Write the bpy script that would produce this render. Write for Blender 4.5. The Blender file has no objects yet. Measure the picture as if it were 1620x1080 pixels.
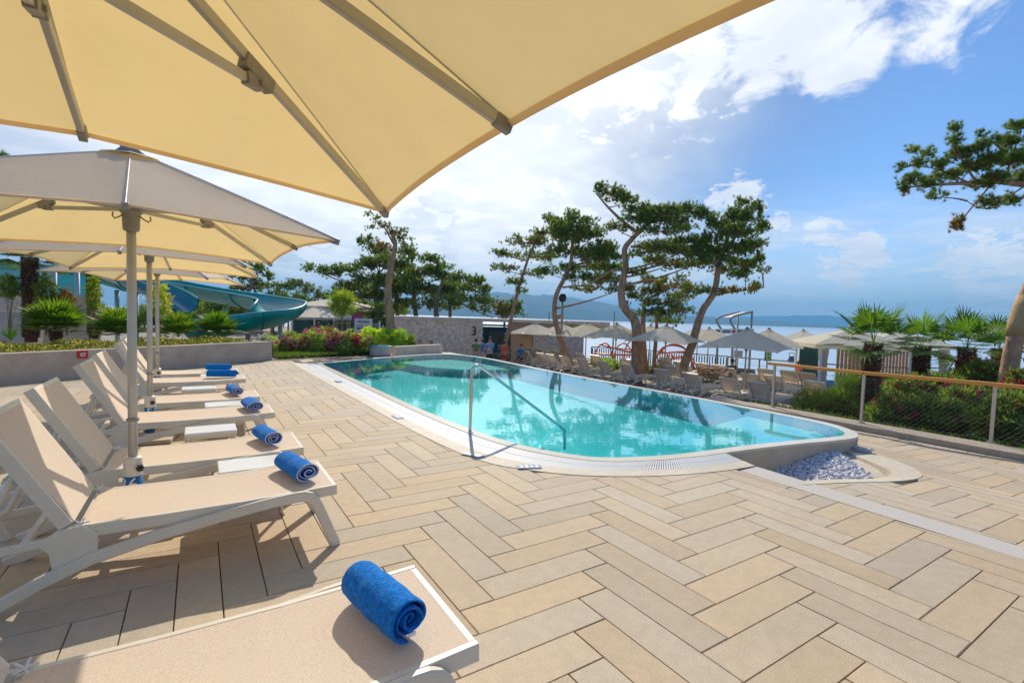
import bpy, math, random
import numpy as np
from mathutils import Vector, Matrix
rnd = random.Random(7)
NP = np.random.RandomState(11)
S = bpy.context.scene
R_ = math.radians

# ---------------------------------------------------------------- camera
F = 774.32
H = 1.6
yaw, pitch, roll = .5696, -.0497, .0308
fw = np.array([math.sin(yaw)*math.cos(pitch), math.cos(yaw)*math.cos(pitch), math.sin(pitch)])
_r = np.array([math.cos(yaw), -math.sin(yaw), 0.0])
_u = np.cross(_r, fw)
cr = math.cos(roll)*_r + math.sin(roll)*_u
cu = -math.sin(roll)*_r + math.cos(roll)*_u
cam = bpy.data.cameras.new('camera')
cam.lens = 36*F/1620
cam.sensor_width = 36
cam.clip_start = .05
cam.clip_end = 30000
camo = bpy.data.objects.new('camera', cam)
S.collection.objects.link(camo)
camo.matrix_world = Matrix(((cr[0], cu[0], -fw[0], 0), (cr[1], cu[1], -fw[1], 0), (cr[2], cu[2], -fw[2], H), (0, 0, 0, 1)))
S.camera = camo

def ray(x, y): return fw + (x-810)/F*cr + (540-y)/F*cu
def G(x, y, z=0):
    d = ray(x, y); t = (z-H)/d[2]
    return np.array([0, 0, H]) + t*d
def DP(x, y, dep): return np.array([0, 0, H]) + ray(x, y)*dep
def PT(px, dep, z):
    rz = (z-H)/dep
    y = 540-F*(rz-fw[2]-(px-810)/F*cr[2])/cu[2]
    return DP(px, y, dep)
def hz(x): return 540 + (fw[2]+(x-810)/F*cr[2])/cu[2]*F

# ---------------------------------------------------------------- world, sun, exposure
S.view_settings.view_transform = 'Standard'
S.view_settings.look = 'None'
S.view_settings.exposure = 0.45
S.view_settings.gamma = 1
SUN_AZ, SUN_EL = math.atan2(.44, .898), R_(36.5)
W = bpy.data.worlds.new('World'); S.world = W; W.use_nodes = True
wn, wl = W.node_tree.nodes, W.node_tree.links
wn.clear()
def N(nt, t, **k):
    n = nt.nodes.new(t)
    for a, v in k.items():
        if a == 'i':
            for kk, vv in v.items(): n.inputs[kk].default_value = vv
        else: setattr(n, a, v)
    return n
def build_world():
    nt = W.node_tree; L = nt.links.new
    out = N(nt, 'ShaderNodeOutputWorld'); bg = N(nt, 'ShaderNodeBackground'); bg.inputs[1].default_value = .145
    sky = N(nt, 'ShaderNodeTexSky', sky_type='NISHITA', sun_disc=False, sun_elevation=SUN_EL, sun_rotation=SUN_AZ,
            altitude=0, air_density=1.0, dust_density=.6, ozone_density=2.2)
    tc = N(nt, 'ShaderNodeTexCoord')
    def math_(op, a, b=None, c=None):
        m = N(nt, 'ShaderNodeMath', operation=op)
        for i, v in enumerate((a, b, c)):
            if v is None: continue
            if isinstance(v, (int, float)): m.inputs[i].default_value = v
            else: L(v, m.inputs[i])
        return m.outputs[0]
    sep = N(nt, 'ShaderNodeSeparateXYZ'); L(tc.outputs['Generated'], sep.inputs[0])
    # flat cloud layer: direction divided by height
    zz = math_('ADD', math_('MAXIMUM', sep.outputs[2], 0), .10)
    cx = math_('DIVIDE', sep.outputs[0], zz); cy = math_('DIVIDE', sep.outputs[1], zz)
    cmb = N(nt, 'ShaderNodeCombineXYZ'); L(cx, cmb.inputs[0]); L(cy, cmb.inputs[1])
    def noise(vec, scale, det, rough, dist=0, off=(0, 0, 0), sc=(1, 1, 1), rot=0):
        mp = N(nt, 'ShaderNodeMapping'); mp.inputs['Location'].default_value = off; mp.inputs['Scale'].default_value = sc
        mp.inputs['Rotation'].default_value = (0, 0, rot)
        L(vec, mp.inputs[0])
        n = N(nt, 'ShaderNodeTexNoise'); n.inputs['Scale'].default_value = scale; n.inputs['Detail'].default_value = det
        n.inputs['Roughness'].default_value = rough; n.inputs['Distortion'].default_value = dist
        L(mp.outputs[0], n.inputs['Vector']); return n.outputs['Fac']
    def ramp(v, a, b):
        m = N(nt, 'ShaderNodeMapRange', interpolation_type='SMOOTHSTEP'); m.inputs[1].default_value = a; m.inputs[2].default_value = b
        L(v, m.inputs[0]); return m.outputs[0]
    def lobe(px, py, lo, hi):
        d = ray(px, py); d = d/np.linalg.norm(d)
        v = N(nt, 'ShaderNodeVectorMath', operation='DOT_PRODUCT'); L(tc.outputs['Generated'], v.inputs[0]); v.inputs[1].default_value = tuple(d)
        return ramp(v.outputs['Value'], math.cos(R_(lo)), math.cos(R_(hi)))
    n1 = noise(cmb.outputs[0], 1.6, 9, .62, .6)
    n2 = noise(cmb.outputs[0], .55, 7, .6, 1.0, off=(3.1, 1.7, 0))
    n3 = noise(tc.outputs['Generated'], 9.0, 8, .62, .5, sc=(1, 1, 2.6))
    n4 = noise(tc.outputs['Generated'], 5.0, 7, .6, .3, sc=(1, 1, 6))
    # veil of thin cloud, strongest round the sun; cumulus bank; low streaks
    sunv = lobe(560, 60, 52, 4)
    big = math_('MAXIMUM', lobe(1000, 70, 15, 3), math_('MAXIMUM', lobe(1170, 40, 11, 2), math_('MAXIMUM', math_('MULTIPLY', lobe(1320, 55, 7.5, 1), .9), math_('MULTIPLY', lobe(1500, 20, 6.5, .5), .8))))
    bank = math_('MAXIMUM', lobe(700, 370, 13, 3), math_('MAXIMUM', lobe(850, 350, 10, 2), lobe(600, 430, 14, 3)))
    lows = math_('MULTIPLY', ramp(sep.outputs[2], .26, .08), ramp(sep.outputs[2], -.02, .03))
    n1b = noise(tc.outputs['Generated'], 8.5, 9, .64, .4, sc=(1, 1, 1.7))
    c_big = ramp(math_('ADD', math_('ADD', math_('MULTIPLY', n1b, .75), math_('MULTIPLY', n1, .25)), math_('MULTIPLY', big, .30)), .62, .78)
    c_big = math_('MULTIPLY', c_big, ramp(big, .02, .4))
    clear = math_('SUBTRACT', 1, math_('MULTIPLY', lobe(1700, 180, 33, 12), .92))
    c_veil = math_('MULTIPLY', math_('MULTIPLY', ramp(math_('ADD', n2, math_('MULTIPLY', sunv, .55)), .42, 1.10), .92), clear)
    c_bank = ramp(math_('ADD', n3, math_('MULTIPLY', bank, .26)), .58, .78)
    c_bank = math_('MULTIPLY', c_bank, ramp(bank, .02, .5))
    c_low = math_('MULTIPLY', math_('ADD', math_('MULTIPLY', ramp(n4, .38, .64), .62), .33), lows)
    puff = None
    for (px, py, rr) in ((1302, 370, 2.6), (1350, 411, 4.2), (1165, 320, 4.0), (1590, 425, 5.5), (1235, 352, 1.8)):
        l = lobe(px, py, rr, rr*.25); puff = l if puff is None else math_('MAXIMUM', puff, l)
    n5 = noise(tc.outputs['Generated'], 26.0, 7, .62, .5, sc=(1, 1, 2.2))
    c_puff = math_('MULTIPLY', ramp(math_('ADD', n5, math_('MULTIPLY', puff, .3)), .62, .80), math_('MULTIPLY', ramp(puff, .02, .5), .9))
    cl = math_('MAXIMUM', math_('MAXIMUM', c_big, c_veil), math_('MAXIMUM', math_('MAXIMUM', c_bank, c_puff), c_low))
    cl = math_('MINIMUM', cl, 1)
    shade = ramp(noise(cmb.outputs[0], 3.5, 6, .6, .3, off=(.13, .21, 0)), .3, .75)
    ccol = N(nt, 'ShaderNodeMix', data_type='RGBA'); L(shade, ccol.inputs['Factor'])
    ccol.inputs['A'].default_value = (4.7, 4.9, 5.3, 1); ccol.inputs['B'].default_value = (5.9, 5.95, 6.0, 1)
    glow = N(nt, 'ShaderNodeMix', data_type='RGBA', blend_type='ADD'); L(math_('MULTIPLY', lobe(600, 60, 40, 2), .5), glow.inputs['Factor'])
    L(ccol.outputs['Result'], glow.inputs['A']); glow.inputs['B'].default_value = (3.2, 3.0, 2.6, 1)
    tint = N(nt, 'ShaderNodeMix', data_type='RGBA', blend_type='MULTIPLY'); tint.inputs['Factor'].default_value = 1
    tint.inputs['B'].default_value = (.71, .93, 1.22, 1)
    dim = N(nt, 'ShaderNodeVectorMath', operation='SCALE'); L(sky.outputs[0], dim.inputs[0])
    L(math_('SUBTRACT', .68, math_('MULTIPLY', lobe(600, 60, 55, 5), .45)), dim.inputs['Scale'])
    L(dim.outputs[0], tint.inputs['A'])
    mix = N(nt, 'ShaderNodeMix', data_type='RGBA'); L(cl, mix.inputs['Factor'])
    L(tint.outputs['Result'], mix.inputs['A']); L(glow.outputs['Result'], mix.inputs['B'])
    L(mix.outputs['Result'], bg.inputs[0]); L(bg.outputs[0], out.inputs[0])
build_world()
sl = bpy.data.lights.new('sun', 'SUN'); sl.energy = 3.3; sl.angle = R_(.5); sl.color = (1, .91, .78)
so = bpy.data.objects.new('sun', sl); S.collection.objects.link(so)
sd = Vector((math.sin(SUN_AZ)*math.cos(SUN_EL), math.cos(SUN_AZ)*math.cos(SUN_EL), math.sin(SUN_EL)))
so.rotation_euler = sd.to_track_quat('Z', 'Y').to_euler()
so.location = (0, 0, 20)

# ---------------------------------------------------------------- materials
MATS = {}
def mat(name, col, rough=.6, var=.0, vscale=8, bump=0, bscale=60, metal=0, attr=False, trans=None, transw=.4, spec=.5, stretch=(1, 1, 1), col2=None, sheen=0, coat=0):
    if name in MATS: return MATS[name]
    m = bpy.data.materials.new(name); m.use_nodes = True
    nt = m.node_tree; L = nt.links.new
    b = nt.nodes['Principled BSDF']; out = nt.nodes['Material Output']
    b.inputs['Roughness'].default_value = rough; b.inputs['Metallic'].default_value = metal
    b.inputs['Specular IOR Level'].default_value = spec
    if sheen: b.inputs['Sheen Weight'].default_value = sheen; b.inputs['Sheen Roughness'].default_value = .4
    if coat: b.inputs['Coat Weight'].default_value = coat; b.inputs['Coat Roughness'].default_value = .08
    tc = N(nt, 'ShaderNodeTexCoord')
    mp = N(nt, 'ShaderNodeMapping'); mp.inputs['Scale'].default_value = stretch; L(tc.outputs['Object'], mp.inputs[0])
    n = N(nt, 'ShaderNodeTexNoise'); n.inputs['Scale'].default_value = vscale; n.inputs['Detail'].default_value = 6; n.inputs['Roughness'].default_value = .65
    L(mp.outputs[0], n.inputs['Vector'])
    c2 = col2 if col2 else tuple(max(0, c*(1-var)) for c in col)
    c1 = col if col2 else tuple(min(1, c*(1+var*.6)) for c in col)
    mx = N(nt, 'ShaderNodeMix', data_type='RGBA'); mx.inputs['A'].default_value = (*c2, 1); mx.inputs['B'].default_value = (*c1, 1)
    mr = N(nt, 'ShaderNodeMapRange'); mr.inputs[1].default_value = .32; mr.inputs[2].default_value = .68; L(n.outputs['Fac'], mr.inputs[0]); L(mr.outputs[0], mx.inputs['Factor'])
    csock = mx.outputs['Result']
    if attr:
        at = N(nt, 'ShaderNodeVertexColor', layer_name='Col')
        m2 = N(nt, 'ShaderNodeMix', data_type='RGBA', blend_type='MULTIPLY'); m2.inputs['Factor'].default_value = 1
        L(csock, m2.inputs['A']); L(at.outputs[0], m2.inputs['B']); csock = m2.outputs['Result']
    L(csock, b.inputs['Base Color'])
    if bump:
        n2 = N(nt, 'ShaderNodeTexNoise'); n2.inputs['Scale'].default_value = bscale; n2.inputs['Detail'].default_value = 5
        L(mp.outputs[0], n2.inputs['Vector'])
        bp = N(nt, 'ShaderNodeBump'); bp.inputs['Strength'].default_value = 1; bp.inputs['Distance'].default_value = bump
        L(n2.outputs['Fac'], bp.inputs['Height']); L(bp.outputs[0], b.inputs['Normal'])
    if trans:
        t = N(nt, 'ShaderNodeBsdfTranslucent')
        m3 = N(nt, 'ShaderNodeMix', data_type='RGBA', blend_type='MULTIPLY'); m3.inputs['Factor'].default_value = 1
        m3.inputs['B'].default_value = (*trans, 1); L(csock, m3.inputs['A']); L(m3.outputs['Result'], t.inputs[0])
        ms = N(nt, 'ShaderNodeMixShader'); ms.inputs[0].default_value = transw
        L(b.outputs[0], ms.inputs[1]); L(t.outputs[0], ms.inputs[2]); L(ms.outputs[0], out.inputs['Surface'])
    MATS[name] = m
    return m
M_plastic = mat('white_resin', (.76, .67, .52), .42, .06, 5, .0004, 90)
M_sling = mat('sling_fabric', (.82, .66, .49), .75, .22, 170, .0006, 600, trans=(1, .93, .8), transw=.15)
M_table = mat('white_table_resin', (.78, .78, .75), .3, .04, 5)
M_alu = mat('aluminium', (.52, .50, .44), .38, .06, 12, metal=.35)
M_cast = mat('grey_casting', (.30, .28, .24), .5, .15, 30)
M_canvas = mat('canvas', (.88, .79, .63), .85, .05, 3.2, .0022, 22, trans=(1.0, .80, .37), transw=.45, spec=.15)
M_canvas2 = mat('canvas_far', (.94, .88, .72), .85, .05, 2.5, .0006, 200, trans=(1.0, .96, .82), transw=.48, spec=.15)
M_steel = mat('stainless_steel', (.62, .60, .56), .18, .05, 20, metal=1)
M_blue = mat('blue_terry', (.006, .215, .68), .95, .5, 60, .006, 170, sheen=.15, spec=.1)
M_hem = mat('towel_hem', (.55, .60, .80), .9, .1, 60, .003, 200)
M_black = mat('black_plastic', (.012, .012, .014), .4, .1)
M_bluepl = mat('blue_band', (.015, .14, .33), .35, .08)
M_white = mat('white_paint', (.78, .78, .76), .4, .05)
M_conc = mat('concrete', (.52, .42, .325), .88, .22, 2.2, .003, 30)
M_conc2 = mat('concrete_pale', (.64, .54, .43), .85, .18, 2.5, .003, 40)
M_cream = mat('cream_coping', (.66, .57, .42), .7, .10, 5, .0008, 160)
M_lip = mat('beige_lip', (.52, .44, .32), .55, .14, 7, .001, 120)
M_render = mat('beige_render', (.52, .42, .30), .82, .15, 3, .002, 70)
M_strip = mat('washed_concrete', (.60, .54, .46), .85, .12, 70, .002, 220)
def speckle(m):
    nt = m.node_tree; L = nt.links.new; b = nt.nodes['Principled BSDF']; src = b.inputs['Base Color'].links[0].from_socket
    tc = N(nt, 'ShaderNodeTexCoord'); prev = src
    for sc_, lo, hi, a0, a1 in ((150, .84, 1.12, .35, .65), (.55, .93, 1.04, .35, .62), (14, .96, 1.03, .4, .6)):
        n = N(nt, 'ShaderNodeTexNoise'); n.inputs['Scale'].default_value = sc_; n.inputs['Detail'].default_value = 4; L(tc.outputs['Object'], n.inputs['Vector'])
        mr = N(nt, 'ShaderNodeMapRange'); mr.inputs[1].default_value = a0; mr.inputs[2].default_value = a1; mr.inputs[3].default_value = lo; mr.inputs[4].default_value = hi; L(n.outputs['Fac'], mr.inputs[0])
        v = N(nt, 'ShaderNodeVectorMath', operation='SCALE'); L(prev, v.inputs[0]); L(mr.outputs[0], v.inputs['Scale']); prev = v.outputs[0]
    L(prev, b.inputs['Base Color'])
M_base = mat('joint_bed', (.15, .115, .08), .95, .3, 20)
M_pave = mat('paving_slab', (.58, .455, .30), .80, .04, 2.6, .0009, 240, attr=True)
speckle(M_pave); speckle(M_cream)
M_grate = mat('grate_white', (.68, .68, .66), .5, .05)
M_slot = mat('grate_dark', (.10, .10, .10), .8, .1)
M_pebble = mat('white_pebble', (.74, .73, .74), .7, .12, 18, attr=True)
M_soil = mat('soil', (.09, .06, .04), .95, .4, 9, .02, 25)
M_sand = mat('terrace_gravel', (.36, .30, .25), .95, .3, 6, .01, 60)
M_wood = mat('honey_wood', (.74, .30, .045), .5, .22, 6, .0008, 60, stretch=(1, 14, 14))
M_wood2 = mat('weathered_wood', (.36, .22, .12), .7, .3, 6, .001, 60)
M_wire = mat('wire', (.27, .22, .16), .4, .1, metal=.5)
M_teal = mat('teal_fibreglass', (.004, .36, .33), .34, .2, 1.2, coat=.12, trans=(.6, 1.4, 1.3), transw=.12)
M_teal2 = mat('teal_panel', (.04, .50, .52), .3, .1, 2)
M_navy = mat('deep_teal_fibreglass', (.003, .22, .29), .25, .1, 1.2, coat=.5)
M_bark = mat('pine_bark', (.44, .265, .15), .95, .5, 7, .03, 14, stretch=(1, 1, .4))
M_barkD = mat('pine_bark_dark', (.24, .17, .13), .95, .5, 7, .03, 14, stretch=(1, 1, .4))
M_fibre = mat('palm_fibre', (.13, .065, .038), .98, .6, 30, .02, 40)
M_burlap = mat('burlap', (.55, .37, .17), .95, .2, 12, .01, 60, stretch=(1, 1, 3))
M_needle = mat('pine_needles', (.185, .25, .060), .65, .3, 2, attr=True, trans=(1.5, 1.6, .6), transw=.42, spec=.3)
M_frond = mat('palm_leaf', (.10, .175, .035), .5, .25, 3, attr=True, trans=(1.7, 1.9, .45), transw=.45, spec=.4)
M_leaf = mat('oleander_leaf', (.19, .25, .075), .55, .25, 3, attr=True, trans=(1.5, 1.7, .5), transw=.5, spec=.4)
M_petal = mat('petals', (.80, .80, .80), .6, .1, 20, attr=True, trans=(1, .9, .9), transw=.35)
M_stone = mat('rock_face', (.86, .68, .52), .9, .38, 5, .06, 8)
M_roof = mat('roof_slab', (.66, .58, .48), .85, .2, 3, .004, 20)
M_red = mat('red_paint', (.55, .02, .02), .4, .1)
M_orange = mat('orange_paint', (.78, .14, .03), .4, .1)
M_green = mat('green_sign', (.02, .22, .04), .4, .1)
M_glass = mat('dark_glass', (.03, .09, .09), .08, .1)
M_glassb = mat('teal_glass', (.05, .22, .28), .08, .1)
M_curtain = mat('white_curtain', (.66, .60, .52), .85, .1, 20, .01, 30, stretch=(6, 6, .3), trans=(1, .9, .75), transw=.3)
M_skin = mat('skin', (.50, .27, .18), .55, .08, 20)
M_hair = mat('dark_hair', (.03, .018, .012), .6, .3, 40)
def cloth(name, c): return mat(name, c, .85, .15, 25)
M_rock = mat('boulder', (.30, .26, .22), .9, .35, 3, .05, 6)

def water_mat():
    m = bpy.data.materials.new('pool_water'); m.use_nodes = True; nt = m.node_tree; L = nt.links.new
    nt.nodes.remove(nt.nodes['Principled BSDF']); out = nt.nodes['Material Output']
    tr = N(nt, 'ShaderNodeBsdfTransparent'); tr.inputs[0].default_value = (.55, .98, .98, 1)
    gl = N(nt, 'ShaderNodeBsdfGlossy'); gl.inputs['Roughness'].default_value = .008; gl.inputs['Color'].default_value = (.80, .98, 1, 1)
    ge = N(nt, 'ShaderNodeNewGeometry'); dt = N(nt, 'ShaderNodeVectorMath', operation='DOT_PRODUCT'); L(ge.outputs['Normal'], dt.inputs[0]); L(ge.outputs['Incoming'], dt.inputs[1])
    ab = N(nt, 'ShaderNodeMath', operation='ABSOLUTE'); L(dt.outputs['Value'], ab.inputs[0])
    om = N(nt, 'ShaderNodeMath', operation='SUBTRACT'); om.inputs[0].default_value = 1; L(ab.outputs[0], om.inputs[1])
    pw_ = N(nt, 'ShaderNodeMath', operation='POWER'); L(om.outputs[0], pw_.inputs[0]); pw_.inputs[1].default_value = 3.3
    fr = N(nt, 'ShaderNodeMath', operation='MULTIPLY_ADD'); L(pw_.outputs[0], fr.inputs[0]); fr.inputs[1].default_value = .90; fr.inputs[2].default_value = .07
    tc = N(nt, 'ShaderNodeTexCoord'); mp = N(nt, 'ShaderNodeMapping'); mp.inputs['Scale'].default_value = (1.0, 1.6, 1); L(tc.outputs['Object'], mp.inputs[0])
    n = N(nt, 'ShaderNodeTexNoise'); n.inputs['Scale'].default_value = 3.2; n.inputs['Detail'].default_value = 3; n.inputs['Distortion'].default_value = .8
    L(mp.outputs[0], n.inputs['Vector'])
    bp = N(nt, 'ShaderNodeBump'); bp.inputs['Distance'].default_value = .0010; bp.inputs['Strength'].default_value = 1
    L(n.outputs['Fac'], bp.inputs['Height']); L(bp.outputs[0], gl.inputs['Normal'])
    ms = N(nt, 'ShaderNodeMixShader'); L(fr.outputs[0], ms.inputs[0]); L(tr.outputs[0], ms.inputs[1]); L(gl.outputs[0], ms.inputs[2]); L(ms.outputs[0], out.inputs[0])
    return m
M_water = water_mat()
M_basin = mat('basin_lining', (.002, .66, .70), .6, .10, 1.5)
M_basin2 = mat('basin_shallow', (.22, .72, .70), .6, .08, 2)
def sea_mat():
    m = bpy.data.materials.new('sea_water'); m.use_nodes = True; nt = m.node_tree; L = nt.links.new
    b = nt.nodes['Principled BSDF']; b.inputs['Base Color'].default_value = (.42, .56, .66, 1); b.inputs['Roughness'].default_value = .35  # base colour lightened to carry the reflection of bright clouds
    b.inputs['IOR'].default_value = 1.33
    tc = N(nt, 'ShaderNodeTexCoord')
    n = N(nt, 'ShaderNodeTexNoise'); n.inputs['Scale'].default_value = .6; n.inputs['Detail'].default_value = 6; L(tc.outputs['Object'], n.inputs['Vector'])
    bp = N(nt, 'ShaderNodeBump'); bp.inputs['Distance'].default_value = .12; L(n.outputs['Fac'], bp.inputs['Height']); L(bp.outputs[0], b.inputs['Normal'])
    return m
M_sea = sea_mat()
M_hill = mat('far_hill', (.045, .085, .05), .95, .5, .004)

# ---------------------------------------------------------------- mesh helpers
def link(o, parent=None):
    S.collection.objects.link(o)
    if parent: o.parent = parent
    return o
def tag(o, label=None, cat=None, group=None, kind=None):
    if label: o['label'] = label
    if cat: o['category'] = cat
    if group: o['group'] = group
    if kind: o['kind'] = kind
    return o
def thing(name, loc, label, cat, group=None, rz=0, scale=1):
    o = bpy.data.objects.new(name, None); o.empty_display_size = .1; link(o)
    o.location = loc; o.rotation_euler = (0, 0, rz); o.scale = (scale,)*3
    return tag(o, label, cat, group)
def raw(name, V, Fc, mats, parent=None, midx=None, smooth=False, cols=None, bevel=0, smooth_angle=None):
    me = bpy.data.meshes.new(name)
    if isinstance(V, np.ndarray) and isinstance(Fc, np.ndarray):
        nv, nf, k = len(V), len(Fc), Fc.shape[1]
        me.vertices.add(nv); me.vertices.foreach_set('co', V.astype(np.float32).ravel())
        me.loops.add(nf*k); me.polygons.add(nf)
        me.loops.foreach_set('vertex_index', Fc.astype(np.int32).ravel())
        me.polygons.foreach_set('loop_start', np.arange(0, nf*k, k, dtype=np.int32))
        me.update(calc_edges=True)
    else:
        me.from_pydata([tuple(v) for v in V], [], [tuple(f) for f in Fc]); me.update()
    for m in (mats if isinstance(mats, (list, tuple)) else [mats]): me.materials.append(m)
    if midx is not None: me.polygons.foreach_set('material_index', np.array(midx, dtype=np.int32))
    if smooth: me.polygons.foreach_set('use_smooth', np.ones(len(me.polygons), dtype=bool))
    if cols is not None:
        ca = me.color_attributes.new('Col', 'FLOAT_COLOR', 'CORNER')
        nl = np.array([p.loop_total for p in me.polygons]) if not isinstance(Fc, np.ndarray) else np.full(len(Fc), Fc.shape[1])
        c = np.repeat(np.asarray(cols, dtype=np.float32), nl, axis=0)
        c = np.hstack([c, np.ones((len(c), 1), dtype=np.float32)])
        ca.data.foreach_set('color', c.ravel())
    o = bpy.data.objects.new(name, me); link(o, parent)
    if bevel:
        b = o.modifiers.new('bevel', 'BEVEL'); b.width = bevel; b.segments = 2; b.limit_method = 'ANGLE'; b.angle_limit = R_(40)
    return o
class MB:
    def __init__(s): s.v = []; s.f = []; s.m = []; s.c = []
    def add(s, V, Fc, mi=0, col=(1, 1, 1)):
        n = len(s.v); s.v += [tuple(map(float, p)) for p in V]; s.f += [tuple(i+n for i in f) for f in Fc]; s.m += [mi]*len(Fc); s.c += [col]*len(Fc)
        return s
    def box(s, c, d, rz=0, mi=0, M=None, col=(1, 1, 1)):
        x, y, z = (k/2 for k in d)
        V = [Vector((a*x, b*y, e*z)) for e in (-1, 1) for a, b in ((-1, -1), (1, -1), (1, 1), (-1, 1))]
        Rm = M if M is not None else Matrix.Rotation(rz, 3, 'Z')
        V = [Rm @ p + Vector(c) for p in V]
        return s.add(V, [(3, 2, 1, 0), (4, 5, 6, 7), (0, 1, 5, 4), (1, 2, 6, 5), (2, 3, 7, 6), (3, 0, 4, 7)], mi, col)
    def bar(s, a, b, w, h, up=(0, 0, 1), mi=0):
        a, b = Vector(a), Vector(b); t = (b-a); ln = t.length; t.normalize()
        sd_ = t.cross(Vector(up)); 
        if sd_.length < 1e-4: sd_ = t.cross(Vector((1, 0, 0)))
        sd_.normalize(); n = sd_.cross(t)
        return s.box((a+b)/2, (ln, w, h), M=Matrix((t, sd_, n)).transposed(), mi=mi)
    def tube(s, pts, r, n=8, mi=0, cap=True):
        P_ = [Vector(p) for p in pts]; rs = r if isinstance(r, (list, tuple)) else [r]*len(P_)
        V, Fc = [], []; ref = None
        for i, p in enumerate(P_):
            t = (P_[min(i+1, len(P_)-1)]-P_[max(i-1, 0)]).normalized()
            if ref is None: ref = t.orthogonal().normalized()
            ref = (ref - t*ref.dot(t)).normalized(); q = t.cross(ref)
            V += [p + (ref*math.cos(2*math.pi*k/n)+q*math.sin(2*math.pi*k/n))*rs[i] for k in range(n)]
        for i in range(len(P_)-1):
            for k in range(n): Fc.append((i*n+k, i*n+(k+1) % n, (i+1)*n+(k+1) % n, (i+1)*n+k))
        if cap: Fc += [tuple(range(n-1, -1, -1)), tuple((len(P_)-1)*n+k for k in range(n))]
        return s.add(V, Fc, mi)
    def sweep(s, pts, sec, side, mi=0):
        # planar sweep: section given as (normal, side) pairs
        P_ = [Vector(p) for p in pts]; side = Vector(side); n = len(sec); V, Fc = [], []
        for i, p in enumerate(P_):
            if 0 < i < len(P_)-1:
                t1 = (P_[i]-P_[i-1]).normalized(); t2 = (P_[i+1]-P_[i]).normalized(); t = (t1+t2).normalized()
                k = 1/max(.5, t.dot(t1))
            else: t = (P_[min(i+1, len(P_)-1)]-P_[max(i-1, 0)]).normalized(); k = 1
            nn = side.cross(t).normalized()
            V += [p + nn*a*k + side*b for a, b in sec]
        for i in range(len(P_)-1):
            for k in range(n): Fc.append((i*n+k, i*n+(k+1) % n, (i+1)*n+(k+1) % n, (i+1)*n+k))
        Fc += [tuple(range(n-1, -1, -1)), tuple((len(P_)-1)*n+k for k in range(n))]
        return s.add(V, Fc, mi)
    def lathe(s, prof, c=(0, 0, 0), n=20, mi=0):
        V, Fc = [], []
        for r, z in prof: V += [(c[0]+r*math.cos(2*math.pi*k/n), c[1]+r*math.sin(2*math.pi*k/n), c[2]+z) for k in range(n)]
        for i in range(len(prof)-1):
            for k in range(n): Fc.append((i*n+k, i*n+(k+1) % n, (i+1)*n+(k+1) % n, (i+1)*n+k))
        Fc += [tuple(range(n-1, -1, -1)), tuple((len(prof)-1)*n+k for k in range(n))]
        return s.add(V, Fc, mi)
    def ngon(s, poly, z0, z1, mi=0):
        # prism from a polygon; z may be a number or function of x,y
        f0 = z0 if callable(z0) else (lambda x, y: z0); f1 = z1 if callable(z1) else (lambda x, y: z1)
        n = len(poly); V = [(x, y, f0(x, y)) for x, y in poly]+[(x, y, f1(x, y)) for x, y in poly]
        Fc = [tuple(range(n-1, -1, -1)), tuple(range(n, 2*n))]+[(i, (i+1) % n, n+(i+1) % n, n+i) for i in range(n)]
        return s.add(V, Fc, mi)
    def build(s, name, mats, parent=None, smooth=False, bevel=0, cols=False):
        return raw(name, s.v, s.f, mats, parent, s.m, smooth, s.c if cols else None, bevel)
def rrect(w, h, r=.25):
    # rounded rectangle section
    a, b = w/2, h/2; q = min(a, b)*r*2
    return [(a, b-q), (a-q, b), (-a+q, b), (-a, b-q), (-a, -b+q), (-a+q, -b), (a-q, -b), (a, -b+q)]
def copy_tree(o, parent=None):
    c = o.copy(); S.collection.objects.link(c); c.parent = parent
    for ch in list(o.children): copy_tree(ch, c)
    return c
def catmull(P_, n=8, closed=True):
    P_ = [np.array(p, float) for p in P_]; out = []; m = len(P_)
    for i in range(m if closed else m-1):
        g = (lambda k: P_[k % m]) if closed else (lambda k: P_[min(max(k, 0), m-1)])
        p0, p1, p2, p3 = g(i-1), g(i), g(i+1), g(i+2)
        for j in range(n):
            t = j/n; out.append(.5*((2*p1)+(-p0+p2)*t+(2*p0-5*p1+4*p2-p3)*t*t+(-p0+3*p1-3*p2+p3)*t**3))
    if not closed: out.append(P_[-1])
    return out

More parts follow.
